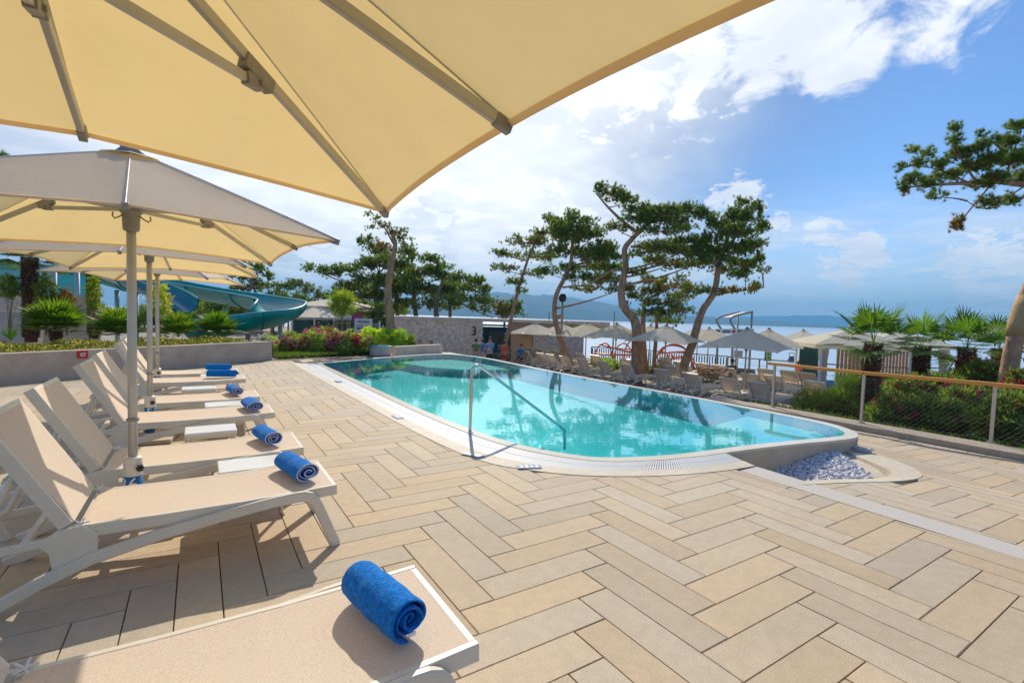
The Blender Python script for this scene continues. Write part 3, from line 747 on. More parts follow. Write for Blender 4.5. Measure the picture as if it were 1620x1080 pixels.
def towel_roll(name, loc, rz, length, rx, rz_h, label, hem, seed, squash=1.0):
    rr = random.Random(seed); turns = 3.1; nt_ = 64; nl = 22
    t = thing(name, loc, label, 'towel', 'rolled blue towels on the lounger feet', rz=rz)
    th = .011; prof = []
    for i in range(nt_+1):
        s = i/nt_; an = s*turns*2*math.pi + 4.0; r = .016 + (1-.016/1)*s*(1.0)
        r = .14 + .86*s
        prof.append((an, r, s))
    V, Fc, mi = [], [], []
    def pt(an, r, u, side):
        # u along the roll, r 0..1 fraction of the outline
        tap = 1-.05*abs(u-.5)*2
        wob = 1+.035*math.sin(3*an+seed)+.02*math.sin(7*u*3+an)
        x = math.cos(an)*rx*r*tap*wob; z = math.sin(an)*rz_h*r*tap*wob
        if z < -rz_h*.86: z = -rz_h*.86-(z+rz_h*.86)*-.15
        z *= 1
        if seed % 2 and abs(u-.55) < .12: k = 1-.10*(1-abs(u-.55)/.12); x *= k; z *= k
        y = (u-.5)*length + .014*math.sin(an*.5+seed)*(1 if u > .5 else -1)*(1-r*.3)
        return (x, y, z+rz_h*.92)
    # outer skin and inner turns as a spiral sheet with thickness
    for (off_, sg) in ((0, 1), (.12, -1)):
        for i, (an, r, s) in enumerate(prof):
            for j in range(nl+1):
                u = j/nl; V.append(pt(an, max(.04, r-off_), u, 0))
    row = nl+1; base2 = (nt_+1)*row
    for i in range(nt_):
        for j in range(nl):
            Fc.append((i*row+j, i*row+j+1, (i+1)*row+j+1, (i+1)*row+j)); mi.append(0)
            a_ = base2; Fc.append((a_+i*row+j, a_+(i+1)*row+j, a_+(i+1)*row+j+1, a_+i*row+j+1)); mi.append(0)
        for j in (0, nl):
            q = (i*row+j, (i+1)*row+j, base2+(i+1)*row+j, base2+i*row+j); Fc.append(q if j == 0 else q[::-1]); mi.append(1 if hem and j in (0,nl) else 0)
    e = nt_; Fc += [(e*row+j, e*row+j+1, base2+e*row+j+1, base2+e*row+j) for j in range(nl)]; mi += [0]*nl
    o = raw('rolled_cloth', V, Fc, [M_blue, M_hem], t, midx=mi, smooth=True)
    sb = o.modifiers.new('sub', 'SUBSURF'); sb.levels = 1; sb.render_levels = 1
    tx_ = bpy.data.textures.get('fuzz') or bpy.data.textures.new('fuzz', 'CLOUDS'); tx_.noise_scale = .012
    dm = o.modifiers.new('fuzz', 'DISPLACE'); dm.texture = tx_; dm.strength = .0035; dm.texture_coords = 'LOCAL'
    if hem:
        b = MB(); ends = []
        for j in (0,):
            pts = [Vector(pt(an, r-.03, 0, 0)) for an, r, s in prof[8:]]
            b.tube(pts, .0045, 6)
        b.tube([Vector(pt(prof[-1][0], prof[-1][1], k/8, 0)) for k in range(9)], .004, 6)
        b.build('hem', M_hem, t, smooth=True)
    else:
        b = MB(); p = pt(prof[-1][0], 1, 0.02, 0); b.box((p[0]*.3, p[1]-.008, .035), (.03, .004, .014)); b.build('care_tag', M_white, t)
    return t
TOW = [(.61, 1.83, .40, .20, .40, .098, .088, 'plain deep blue towel roll on the closest lounger', 0, 2),
       (.60, 3.80, .40, .22, .42, .098, .070, 'blue towel roll with white hem on the lounger in front of pole 6', 1, 3),
       (.52, 4.90, .40, .20, .40, .085, .066, 'blue towel roll creased across its middle on the lounger behind pole 6', 1, 5),
       (.54, 6.60, .40, .10, .42, .105, .062, 'blue towel roll with pale spiral hem on the lounger before the second parasol pole', 1, 4),
       (.42, 7.86, .40, .18, .42, .080, .062, 'blue towel roll on the lounger just behind the second parasol pole', 1, 6),
       (.34, 9.86, .40, 1.2, .46, .085, .070, 'blue towel roll lying lengthwise on the lounger before the third parasol pole', 0, 8),
       (.32, 10.95, .40, 1.2, .42, .080, .066, 'blue towel roll lying on the lounger nearest the planter wall', 0, 10)]
for k, (x, y, z, rz, ln, rx, rh, lb, hem, sd_) in enumerate(TOW):
    towel_roll('towel_roll', (x, y, z+.008), rz, ln, rx, rh, lb, hem, sd_)

def make_table():
    t = thing('side_table', (0, 0, 0), 'x', 'side table', 'low white tables between the loungers')
    b = MB(); b.box((0, 0, .375), (.44, .34, .03)); b.build('table_top', M_table, t, bevel=.006)
    b = MB(); b.box((-.207, 0, .345), (.02, .32, .03)); b.box((.207, 0, .345), (.02, .32, .03)); b.box((0, .157, .345), (.40, .02, .03)); b.box((0, -.157, .345), (.40, .02, .03))
    b.build('apron', M_plastic, t)
    for sx in (-1, 1):
        for sy in (-1, 1):
            b = MB(); b.tube([(sx*.195, sy*.145, .36), (sx*.205, sy*.155, 0)], [.018, .013], 8); b.build('leg', M_plastic, t, smooth=True)
    b = MB(); b.box((0, 0, .12), (.40, .02, .02)); b.build('stretcher', M_plastic, t)
    return t
tb = make_table()
for i, (x, y, lb) in enumerate([(.34, 4.30, 'low white side table beside the parasol pole numbered 6'), (.28, 7.16, 'low white side table beside the second parasol pole'),
                               (.24, 10.32, 'low white side table beside the third parasol pole, furthest back'), (.10, 5.72, 'low white side table showing its legs under the lounger before the second pole'), (.0, 8.75, 'low white side table standing beyond the fifth lounger of the left row')]):
    o = tb if i == 0 else copy_tree(tb); o.location = (x, y, 0); tag(o, lb)

# ================================================================ PARASOLS
def glyphs(txt, size, name, m, parent, radius, ang0, zc):
    c = bpy.data.curves.new(name, 'FONT'); c.body = txt; c.size = size; c.align_x = 'CENTER'; c.align_y = 'CENTER'; c.extrude = .001; c.resolution_u = 3
    to = bpy.data.objects.new(name, c); link(to); bpy.context.view_layer.update()
    me = bpy.data.meshes.new_from_object(to.evaluated_get(bpy.context.evaluated_depsgraph_get())); bpy.data.objects.remove(to)
    me.name = name
    for v in me.vertices:
        x, y, z = v.co; a = ang0 + x/radius
        v.co = (math.cos(a)*(radius+.0015+z), math.sin(a)*(radius+.0015+z), zc+y)
    me.materials.clear(); me.materials.append(m)
    o = bpy.data.objects.new(name, me); link(o, parent); return o
def make_parasol(a=1.08, zc=2.06, zm=2.12, pk=2.66, canvas=None, detail=True, number=None, zs=None):
    t = thing('parasol', (0, 0, 0), 'x', 'parasol')
    cv = canvas or M_canvas
    dirs = [(1, -1), (1, 0), (1, 1), (0, 1), (-1, 1), (-1, 0), (-1, -1), (0, -1)]
    ends = [Vector((u*a, v*a, zs[q] if zs else (zc if u*v else zm))) for q, (u, v) in enumerate(dirs)]; apex = Vector((0, 0, pk))
    nu, nv = (14, 10) if detail else (7, 5)
    V, Fc = [], []
    rr = random.Random(3)
    for k in range(8):
        e0, e1 = ends[k], ends[(k+1) % 8]; n0 = len(V)
        for i in range(nu+1):
            u = .045+(1-.045)*i/nu
            for j in range(nv+1):
                v = j/nv; e = e0.lerp(e1, v); s = 4*v*(1-v)
                p = apex.lerp(e, u*(1-.022*s*u**3))
                p.z += .006*math.sin(math.pi*u)*(1-s) - .012*s*u*(1-u*.2)
                V.append(p)
        for i in range(nu):
            for j in range(nv): Fc.append((n0+i*(nv+1)+j, n0+(i+1)*(nv+1)+j, n0+(i+1)*(nv+1)+j+1, n0+i*(nv+1)+j+1))
    me_ = raw('canopy', V, Fc, cv, t, smooth=True)
    if detail:
        sm = MB()
        for k in range(8): sm.tube([V[k*(nu+1)*(nv+1)+i*(nv+1)]+Vector((0, 0, .003)) for i in range(nu+1)], .004, 5, cap=False)
        sm.build('seam', M_table, me_, smooth=True)
    # hem along the edge
    b = MB()
    for k in range(8):
        e0, e1 = ends[k], ends[(k+1) % 8]; pts = []
        for j in range(nv+1):
            v = j/nv; e = e0.lerp(e1, v); s = 4*v*(1-v); p = apex.lerp(e, 1-.022*s); p.z -= .012*s*.8; pts.append(p)
        for j in range(nv):
            p, q = pts[j], pts[j+1]; ip, iq = apex.lerp(p, .985), apex.lerp(q, .985)
            b.add([p+Vector((0, 0, .003)), q+Vector((0, 0, .003)), q+Vector((0, 0, -.012)), p+Vector((0, 0, -.012)), iq+Vector((0, 0, -.006)), ip+Vector((0, 0, -.006))], [(0, 1, 2, 3), (3, 2, 4, 5)])
    b.build('hem', cv, me_)
    b = MB(); b.lathe([(.095, -.045), (.10, -.035), (.06, .005), (.055, .035), (.035, .06), (.004, .066)], (0, 0, pk), 16); b.build('finial', M_cast, t, smooth=True)
    b = MB(); P2 = []
    for k in range(16):
        an = k/16*2*math.pi; r = .21 if k % 2 == 0 else .185; P2.append((r*math.cos(an), r*math.sin(an), pk-.045-.02))
    b.add([(0, 0, pk+.0)]+P2, [(0, 1+k, 1+(k+1) % 16) for k in range(16)]); b.build('vent_flap', cv, t)
    pr = .028
    b = MB(); b.lathe([(pr, .1), (pr, pk-.02)], (0, 0, 0), 16); b.build('pole', M_alu, t, smooth=True)
    b = MB(); b.lathe([(.05, pk-.17), (.058, pk-.15), (.058, pk-.09), (.04, pk-.07)], (0, 0, 0), 14); b.build('top_hub', M_cast, t, smooth=True)
    hubz = pk-.42 if detail else zc+.05
    b = MB(); b.lathe([(.040, hubz-.13), (.048, hubz-.12), (.052, hubz-.02), (.066, hubz), (.066, hubz+.04), (.04, hubz+.05)], (0, 0, 0), 14)
    b.build('runner', M_cast, t, smooth=False)
    for k, e in enumerate(ends):
        if not detail and k % 2: pass
        h = apex+Vector((0, 0, -.12)); dv = (e-h).normalized(); e2 = e-dv*.004-Vector((0, 0, .014))
        b = MB(); b.bar(h+dv*.05, e2, .020, .032); rb = b.build('rib', M_alu, t, bevel=.003 if detail else 0)
        fr = .45; j = h.lerp(e, fr)-Vector((0, 0, .02)); hs = Vector((dv.x, dv.y, 0)).normalized()*.06+Vector((0, 0, hubz+.02))
        b = MB(); b.bar(hs, j-Vector((0, 0, .03)), .018, .026); b.build('strut', M_alu, rb, bevel=.003 if detail else 0)
        if detail:
            tip = b_ = MB(); b_.bar(e2-dv*.05, e2+dv*.006, .026, .038); b_.build('tip_cap', M_cast, rb, bevel=.003)
            b = MB(); b.bar(j-dv*.06+Vector((0, 0, .0)), j+dv*.06, .034, .045)
            sv = (j-Vector((0, 0, .03))-hs).normalized(); b.bar(j-Vector((0, 0, .03))-sv*.05, j-Vector((0, 0, .03))+sv*.012, .030, .038)
            side = dv.cross(Vector((0, 0, 1))).normalized()
            b.tube([j-Vector((0, 0, .03))-side*.024, j-Vector((0, 0, .03))+side*.024], .009, 10)
            b.build('joint_bracket', M_cast, rb, bevel=.002)
    if detail:
        # hooks below the runner
        for an in (-2.6, -.3, 1.5):
            b = MB(); c_, s_ = math.cos(an), math.sin(an)
            b.tube([(c_*.045, s_*.045, hubz-.02), (c_*.075, s_*.075, hubz-.045), (c_*.10, s_*.10, hubz-.06), (c_*.115, s_*.115, hubz-.045), (c_*.11, s_*.11, hubz-.02)], .005, 6); b.build('hook', M_cast, t, smooth=True)
        b = MB(); b.lathe([(.036, 0), (.038, .004), (.038, .016), (.036, .02)], (0, 0, .79), 16); b.build('clamp_ring', M_cast, t)
        sv = MB().lathe([(.056, .03), (.056, .50), (.050, .53), (.036, .54)], (0, 0, 0), 24).build('sleeve', M_plastic, t, smooth=False)
        b = MB(); b.lathe([(.0575, .10), (.0575, .405)], (0, 0, 0), 24); b.build('number_band', M_bluepl, sv, smooth=True)
        an = math.atan2(-4.3, .39)+.12
        b = MB(); dx, dy = math.cos(an+.3), math.sin(an+.3)
        b.tube([(dx*.05, dy*.05, .465), (dx*.085, dy*.085, .465)], .008, 8)
        for q in range(6):
            w_ = q*math.pi/3; sx, sy = -dy*math.cos(w_)*.017, dx*math.cos(w_)*.017
            b.tube([(dx*.076+sx, dy*.076+sy, .465+.017*math.sin(w_)), (dx*.090+sx, dy*.090+sy, .465+.017*math.sin(w_))], .0085, 8)
        b.lathe([(.015, -.001), (.015, .001)], (dx*.085, dy*.085, .465), 10)
        b.build('clamp_knob', M_black, sv)
        if number: glyphs(number, .125, 'number', M_white, sv, .0575, an-.12-(.62 if len(number) > 1 else 0), .350)
    pl = MB(); pl.box((0, 0, .03 if detail else .03), (.5, .5, .05)); pl.build('base_plate', M_conc if detail else M_plastic, t, bevel=.01 if detail else 0)
    return t
u1 = make_parasol(zc=2.08, a=1.10, number='7', zs=[2.08, 2.155, 2.085, 2.205, 2.15, 2.2, 2.1, 2.16]); u1.location = (-.345, 1.225, 0)
tag(u1, 'cream parasol overhead whose glowing canopy fills the top left', None, 'cream parasols over the left lounger row')
u2 = make_parasol(number='36'); u2.location = (-.394, 4.3, 0); u2.rotation_euler = (0, 0, .07)
tag(u2, 'cream parasol on the pole numbered 6 with a grey finial', None, 'cream parasols over the left lounger row')
u3 = make_parasol(number='5'); u3.location = (-.49, 7.15, 0); u3.rotation_euler = (0, 0, -.15)
tag(u3, 'cream parasol on the second visible pole, partly under the canopy of pole 6', None, 'cream parasols over the left lounger row')
u4 = make_parasol(number='4'); u4.location = (-.60, 10.3, 0); u4.rotation_euler = (0, 0, -.3)
tag(u4, 'cream parasol nearest the planter wall, smallest canopy of the left row', None, 'cream parasols over the left lounger row')

# ================================================================ FENCES
fe = thing('mesh_fence', (0, 0, 0), 'honey wood rail fence on steel posts with wire mesh, beside the oleanders', 'fence')
fp = [Vector(DP(1222, 643, 10.8)), Vector(DP(1362, 671, 9.3)), Vector(DP(1567, 706, 8.0))]
for p in fp: p.z = -.20
st = (fp[2]-fp[1]); fp += [fp[2]+Vector((.06, -1.74, 0)), fp[2]+Vector((.12, -3.48, 0))]
tops = [p+Vector((0, 0, .93)) for p in fp]
for k, p in enumerate(fp):
    b = MB(); b.bar(p, tops[k], .045, .045, up=(0, 1, 0)); b.box(p+Vector((0, 0, .006)), (.10, .10, .01)); b.build('post', M_steel if k > 3 else mat('brushed_steel', (.62, .52, .42), .42, .12, 20, metal=.6), fe, bevel=.002)
for k in range(len(fp)-1):
    b = MB(); a0 = tops[k] if k else tops[0]+Vector((-.0, .12, 0)); b.bar(a0+Vector((0, 0, .02)), tops[k+1]+Vector((0, 0, .02)), .13, .058); b.build('handrail', M_wood, fe, bevel=.006)
b = MB()
for k in range(len(fp)-1):
    a, c = fp[k], fp[k+1]; L_ = (c-a).length; hgt = .80; z0 = .05
    for (q0, q1) in (((0, z0), (1, z0)), ((0, z0+hgt), (1, z0+hgt))): b.tube([a.lerp(c, q0[0])+Vector((0, 0, q0[1])), a.lerp(c, q1[0])+Vector((0, 0, q1[1]))], .003, 3, cap=False)
    sp = .085; n = int((L_+hgt)/sp)
    for i in range(n):
        for sg in (1, -1):
            s0 = i*sp-hgt if sg > 0 else i*sp; s1 = s0+hgt*sg*(1) if sg > 0 else s0-hgt
            x0, y0, x1, y1 = s0, 0, s1, hgt
            if sg < 0: x0, x1 = i*sp, i*sp-hgt
            pts = []
            lo, hi = (x0, x1) if x0 < x1 else (x1, x0)
            m = int(hgt/sp*2)
            for q in range(m+1):
                t_ = q/m; x = x0+(x1-x0)*t_; zz = t_*hgt
                if 0 <= x <= L_: pts.append(a.lerp(c, x/L_)+Vector((0, 0, z0+zz+(.006 if q % 2 else -.006))))
            if len(pts) > 1: b.tube(pts, .0013, 3, cap=False)
b.build('wire_mesh', M_wire, fe)

# long rail along the seaward edge of the terrace
def seafence(pts, name, label, pick=False):
    t = thing(name, (0, 0, 0), label, 'fence')
    P_ = [Vector(PT(px, d, TZ)) for px, d in pts]
    for p in P_: p.z = TZ
    for k in range(len(P_)-1):
        L_ = (P_[k+1]-P_[k]).length; n = max(1, round(L_/2.2))
        for i in range(n+1):
            if i == n and k < len(P_)-2: continue
            p = P_[k].lerp(P_[k+1], i/n); b = MB(); b.bar(p, p+Vector((0, 0, 1.0)), .05, .05, up=(0, 1, 0)); b.build('post', M_wood2, t)
        b = MB(); b.bar(P_[k]+Vector((0, 0, 1.02)), P_[k+1]+Vector((0, 0, 1.02)), .12, .05); b.build('handrail', M_wood2, t)
        if pick:
            b = MB(); n = int(L_/.14)
            for i in range(n): p = P_[k].lerp(P_[k+1], (i+.5)/n); b.bar(p+Vector((0, 0, .1)), p+Vector((0, 0, .95)), .06, .02, up=(0, 1, 0))
            b.build('picket_panel', mat('dark_picket', (.10, .06, .05), .8, .3), t)
        else:
            b = MB()
            for z in (.3, .5, .7): b.tube([P_[k]+Vector((0, 0, z)), P_[k+1]+Vector((0, 0, z))], .005, 3)
            b.build('cable', M_wire, t)
    return t
seafence([(1150, 25.0), (1200, 24), (1366, 21.3), (1500, 22), (1640, 23.2)], 'rail_fence', 'weathered wooden rail fence along the sea side of the terrace')
seafence([(935, 30.2), (1020, 28.6), (1150, 25.2)], 'picket_fence', 'dark picket fence with wooden top rail behind the orange climbing frame', True)

# ================================================================ TERRACE FURNITURE
lf = make_lounger(58, far=True)
def ytop_depth(px, py, zt): return (H-zt)*F/(py-hz(px))
def lpos(px, py):
    d = ytop_depth(px, py, TZ+.90); p = PT(px, d, TZ+.90); return p[0]+1.68, p[1]
rows = {'row nearest the pool': [(804, 555), (825, 556), (854, 560), (872, 563), (900, 567), (922, 569), (955, 571), (980, 576), (1023, 584), (1060, 591), (1135, 599), (1185, 605)],
        'middle row of the terrace': [(1003, 569.5), (1068, 579), (1105, 584), (917, 558.5), (940, 561), (967, 565), (988, 567), (1020, 572), (1048, 575.5), (1088, 582), (1122, 585.5), (1152, 581), (1183, 590), (1223, 593)],
        'row along the sea rail': [(905, 557), (985, 562), (1075, 571), (1135, 576.5), (1208, 583), (1025, 565), (1048, 568), (1108, 573.5), (1183, 579), (1237, 585), (1278, 589.5), (1285, 602)]}
ordn = ['first', 'second', 'third', 'fourth', 'fifth', 'sixth', 'seventh', 'eighth', 'ninth', 'tenth', 'eleventh', 'twelfth', 'thirteenth', 'fourteenth', 'fifteenth', 'sixteenth', 'seventeenth']
used = []; first = True
for rn, lst in rows.items():
    for k, (px, py) in enumerate(sorted(lst)):
        x, y = lpos(px, py)
        if rn == 'row nearest the pool': x = 16.55 + .0*k
        while any(abs(x-a) < 2.0 and abs(y-c) < .72 for a, c in used): y -= .06 if px > 1200 else -.06
        used.append((x, y))
        o = lf if first else copy_tree(lf); first = False
        o.location = (x, y, TZ); o.rotation_euler = (0, 0, rnd.uniform(-.05, .05))
        tag(o, ordn[k]+' beige terrace lounger from the left in the '+rn, None, 'beige loungers on the lower terrace')
pf = make_parasol(a=1.27, zc=1.86, zm=1.93, pk=2.55, canvas=M_canvas2, detail=False)
spots = [(845, 28.5, -.20, 'leftmost terrace parasol, standing before the wooden slat wall'), (887, 27.5, -.15, 'terrace parasol in front of the grey stone wall, second from the left'),
         (925, 24.5, -.05, 'third terrace parasol from the left, right of the crooked pine'), (972, 22.8, 0, 'fourth terrace parasol from the left, left of the thick double pine trunk'),
         (1050, 20.6, 0, 'terrace parasol between the double pine trunk and the leaning pine'), (1026, 26, -.05, 'small terrace parasol showing behind the double pine trunk'),
         (1118, 24.5, -.1, 'terrace parasol left of the steel chair frame, partly hidden'), (1176, 16.9, 0, 'large terrace parasol with its near corner above the front loungers'),
         (1211, 20.2, -.02, 'terrace parasol right behind the large front one'), (1266, 23.5, -.05, 'terrace parasol between the green sign and the cabanas'), (1101, 27, -.1, 'most distant terrace parasol, its tip beside the leaning pine')]
for i, (px, d, dz, lb) in enumerate(spots):
    o = pf if i == 0 else copy_tree(pf); p = PT(px, d, TZ); o.location = (p[0], p[1], TZ); o.rotation_euler = (0, 0, .35+rnd.uniform(-.12, .12))
    o.scale = (1, 1, 1+dz*.35); tag(o, lb, None, 'off white parasols on the lower terrace')

# cabanas beside the sea rail
def cabana(px, d, w, label, s=1):
    p = PT(px, d, TZ); t = thing('cabana', (p[0], p[1], TZ), label, 'cabana', 'canopied cabanas by the sea', rz=-yaw-.25); h = 2.05
    for sx in (-1, 1):
        for sy in (-1, 1):
            b = MB(); b.bar((sx*w, sy*w, 0), (sx*w, sy*w, h), .09, .09, up=(0, 1, 0)); b.build('post', M_white, t)
            b = MB(); 
            pr = [(.17, h-.03), (.15, h-.4), (.10, 1.05), (.13, .8), (.19, .1)]
            V, Fc = [], []; n = 14
            for r, z in pr: V += [(sx*(w-.12)+r*(1+.18*(k % 2))*math.cos(k/n*6.283), sy*(w-.12)+r*(1+.18*(k % 2))*math.sin(k/n*6.283), z) for k in range(n)]
            for i in range(len(pr)-1):
                for k in range(n): Fc.append((i*n+k, i*n+(k+1) % n, (i+1)*n+(k+1) % n, (i+1)*n+k))
            if sx*sy*s > 0: raw('curtain', V, Fc, M_curtain, t, smooth=True)
    W_ = w+.28; apex = (0, 0, h+.62); V = [(-W_, -W_, h), (W_, -W_, h), (W_, W_, h), (-W_, W_, h), apex]+[(-W_, -W_, h-.16), (W_, -W_, h-.16), (W_, W_, h-.16), (-W_, W_, h-.16)]
    raw('canopy', V, [(0, 1, 4), (1, 2, 4), (2, 3, 4), (3, 0, 4), (0, 5, 6, 1), (1, 6, 7, 2), (2, 7, 8, 3), (3, 8, 5, 0)], M_canvas2, t)
    b = MB(); b.lathe([(.10, -.06), (.07, .06), (.02, .14)], apex, 8); b.build('finial', M_cast, t)
    b = MB(); b.box((-w*.55, w-.05, 1.0), (w*.75, .04, 1.9)); b.build('glass_panel', M_glass if s > 0 else M_glassb, t)
    b = MB()
    for k in range(9): b.box((w*.10+k*w*.10, w-.04, 1.0), (w*.075, .05, 1.9))
    b.build('slatted_panel', M_wood2, t)
    b = MB(); b.box((0, .1, .22), (w*1.5, w*1.2, .28)); b.build('daybed', M_wood2, t, bevel=.02)
    b = MB(); b.box((0, .1, .42), (w*1.45, w*1.15, .12)); b.build('mattress', cloth('blue_cushion', (.02, .12, .50)), t, bevel=.03)
    return t
cabana(1338, 19.5, 1.45, 'white canopied cabana with brown slats left of the nearest palm', 1)
cabana(1412, 22.5, 1.35, 'white canopied cabana with teal glass seen between two palms', -1)

# stone building with flat roof and openings
sb = thing('stone_building', (0, 0, 0), 'low rough stone wall building with a long flat roof beyond the pool', 'building')
def wallseg(pa, pb, z0, z1, th, name, m, parent, rough=False):
    a, c = Vector(PT(pa[0], pa[1], z0)), Vector(PT(pb[0], pb[1], z0)); a.z = c.z = z0
    d = (c-a); L_ = d.length; d.normalize(); nrm = Vector((d.y, -d.x, 0))
    if rough:
        nx, nz = max(2, int(L_/.09)), max(2, int((z1-z0)/.09)); V, Fc = [], []; rr = np.random.RandomState(int(L_*100))
        from mathutils import noise as mn
        for i in range(nx+1):
            for j in range(nz+1):
                p = a+d*L_*i/nx; p.z = z0+(z1-z0)*j/nz
                q = mn.noise(Vector((p.x*5+p.y*3, p.z*9, p.y*5)))*.035+rr.uniform(-.012, .012)
                V.append(p+nrm*(q+.02))
        for i in range(nx):
            for j in range(nz): Fc.append((i*(nz+1)+j, (i+1)*(nz+1)+j, (i+1)*(nz+1)+j+1, i*(nz+1)+j+1))
        raw(name, V, Fc, m, parent)
        b = MB(); mid = (a+c)/2-nrm*(th/2+.05); mid.z = (z0+z1)/2; b.box(mid, (L_, th, z1-z0), M=Matrix((d, -nrm, Vector((0, 0, 1)))).transposed()); return b.build(name+'_core', m, parent)
    b = MB(); mid = (a+c)/2-nrm*th/2; mid.z = (z0+z1)/2
    b.box(mid, (L_, th, z1-z0), M=Matrix((d, -nrm, Vector((0, 0, 1)))).transposed()); return b.build(name, m, parent)
def facing(pa, pb):
    a, c = PT(pa[0], pa[1], 0), PT(pb[0], pb[1], 0); d = np.array([c[0]-a[0], c[1]-a[1]]); return math.atan2(d[1], d[0])
zr = 1.42
wallseg((622, 25.5), (762, 28.5), TZ, zr-.02, .35, 'stone_wall', M_stone, sb, True)
wallseg((842, 30), (922, 31), TZ, 1.05, .35, 'stone_wall', mat('grey_stone', (.66, .61, .57), .9, .35, 6, .05, 9), sb, True)
for k in range(26): pass
b = MB()
for k in range(24):
    z = TZ+.04+k*.098; a, c = Vector(PT(808, 29.6, z)), Vector(PT(842, 30, z)); a.z = c.z = z; b.bar(a, c, .05, .07)
b.build('slatted_wall', mat('pale_slats', (.80, .57, .36), .7, .15), sb)
wallseg((806, 29.9), (843, 30.3), TZ, zr-.1, .1, 'slat_backing', M_wood2, sb)
b = MB(); P4 = [PT(620, 25.2, zr), PT(765, 28.3, zr), PT(842, 29.6, zr-.05), PT(965, 31.3, zr-.12), PT(965, 35, zr-.12), PT(760, 34, zr), PT(620, 30, zr)]
b.ngon([(p[0], p[1]) for p in P4], zr-.14, zr+.05); b.build('flat_roof', M_roof, sb)
wallseg((842, 30.6), (965, 31.8), 1.0, zr-.15, .2, 'fascia', M_roof, sb)
# round dark numeral on the wall, wall lights
c_ = bpy.data.curves.new('n3', 'FONT'); c_.body = '3'; c_.size = .72; c_.extrude = .02; c_.align_x = 'CENTER'; c_.align_y = 'CENTER'
to = bpy.data.objects.new('n3', c_); link(to); bpy.context.view_layer.update()
me = bpy.data.meshes.new_from_object(to.evaluated_get(bpy.context.evaluated_depsgraph_get())); bpy.data.objects.remove(to); me.materials.clear(); me.materials.append(M_black)
o = bpy.data.objects.new('wall_numeral', me); link(o, sb); ang = facing((622, 25.5), (762, 28.5))
p = Vector(DP(750, 524, 28.0)); o.location = p; o.rotation_euler = (math.pi/2, 0, ang)
for px, py in ((664, 540), (682, 541)):
    b = MB(); b.lathe([(.09, 0), (.09, .1), (.05, .12)], (0, 0, 0), 12); l = b.build('wall_light', M_cast, sb); l.location = Vector(DP(px, py, 26.0 if px < 670 else 26.4)); l.rotation_euler = (math.pi/2, 0, ang)
# blue kiosk seen through the opening
kp = PT(786, 33, TZ); k_ = thing('blue_kiosk', (kp[0], kp[1], TZ), 'blue kiosk with a dark window in the opening of the stone building', 'kiosk', rz=-yaw)
b = MB(); b.box((0, 0, 1.0), (2.2, 1.2, 2.0)); b.build('body', cloth('kiosk_blue', (.02, .22, .42)), k_, bevel=.04)
b = MB(); b.box((0, -.62, 1.35), (1.5, .04, .8)); b.build('window', M_glass, k_)
b = MB(); b.box((0, -.2, 2.12), (2.6, 1.8, .10)); b.build('awning', M_white, k_)

# planter wall on the left and the low curved block
pw = thing('planter_wall', (0, 0, 0), 'long grey concrete planter wall behind the left loungers', 'wall')
b = MB(); a, c = Vector((-7.2, 9.95, 0)), Vector((1.95, 17.12, 0)); d = (c-a).normalized(); nrm = Vector((-d.y, d.x, 0))
b.box(((a+c)/2+nrm*.11+Vector((0, 0, .29))), ((c-a).length, .22, .62), M=Matrix((d, nrm, Vector((0, 0, 1)))).transposed())
b.box(c+nrm*1.2+Vector((-.11, 0, .29)), (2.2, .22, .60), M=Matrix((nrm, -d, Vector((0, 0, 1)))).transposed()); b.build('concrete_face', M_conc, pw, bevel=.012)
b = MB(); q = [a+nrm*.2, c+nrm*.2, c+nrm*3.2, a+nrm*3.6]; b.ngon([(v.x, v.y) for v in q], -.5, .50); tag(b.build('planter_soil', M_soil), kind='structure')
hp = Vector(DP(130, 560, 14.2)); 
def on_wall(px, py):
    # ray hits the planter wall plane
    r0 = Vector(ray(px, py)); o0 = Vector((0, 0, H)); t_ = (a-o0).dot(nrm)/r0.dot(nrm); return o0+r0*t_
hb = thing('hydrant_sign', on_wall(130, 560.5)-nrm*.012, 'small square red sign with a white mark on the planter wall', 'sign', rz=math.atan2(d.y, d.x))
b = MB(); b.box((0, 0, 0), (.20, .02, .17)); b.build('plate', M_red, hb, bevel=.004)
b = MB()
for dx, dz, w_, h_ in ((0, .03, .09, .012), (0, -.03, .09, .012), (-.04, 0, .012, .06), (.04, 0, .012, .06), (0, 0, .05, .012)): b.box((dx, -.013, dz), (w_, .004, h_))
b.build('white_mark', M_white, hb)
cbp = G(620, 562, 0); cb = thing('concrete_drum', (6.0, 18.9, 0), 'curved pale concrete block with a teal rim at the far pool edge', 'planter')
b = MB(); b.lathe([(.42, -.5), (.42, .28), (.34, .28), (.34, .22)], (0, 0, 0), 28); b.build('drum', M_conc2, cb, smooth=False)
b = MB(); b.lathe([(.44, .28), (.44, .32), (.32, .32), (.32, .28)], (0, 0, 0), 28); b.build('rim', M_teal2, cb)
b = MB(); a2, c2 = Vector((6.7, 19.3, 0)), Vector((9.3, 20.6, 0)); b.bar(a2+Vector((0, 0, -.1)), c2+Vector((0, 0, -.1)), .25, .72); lw = b.build('low_wall', M_conc2); tag(lw, 'short pale concrete planter wall in front of the stone building', 'wall')
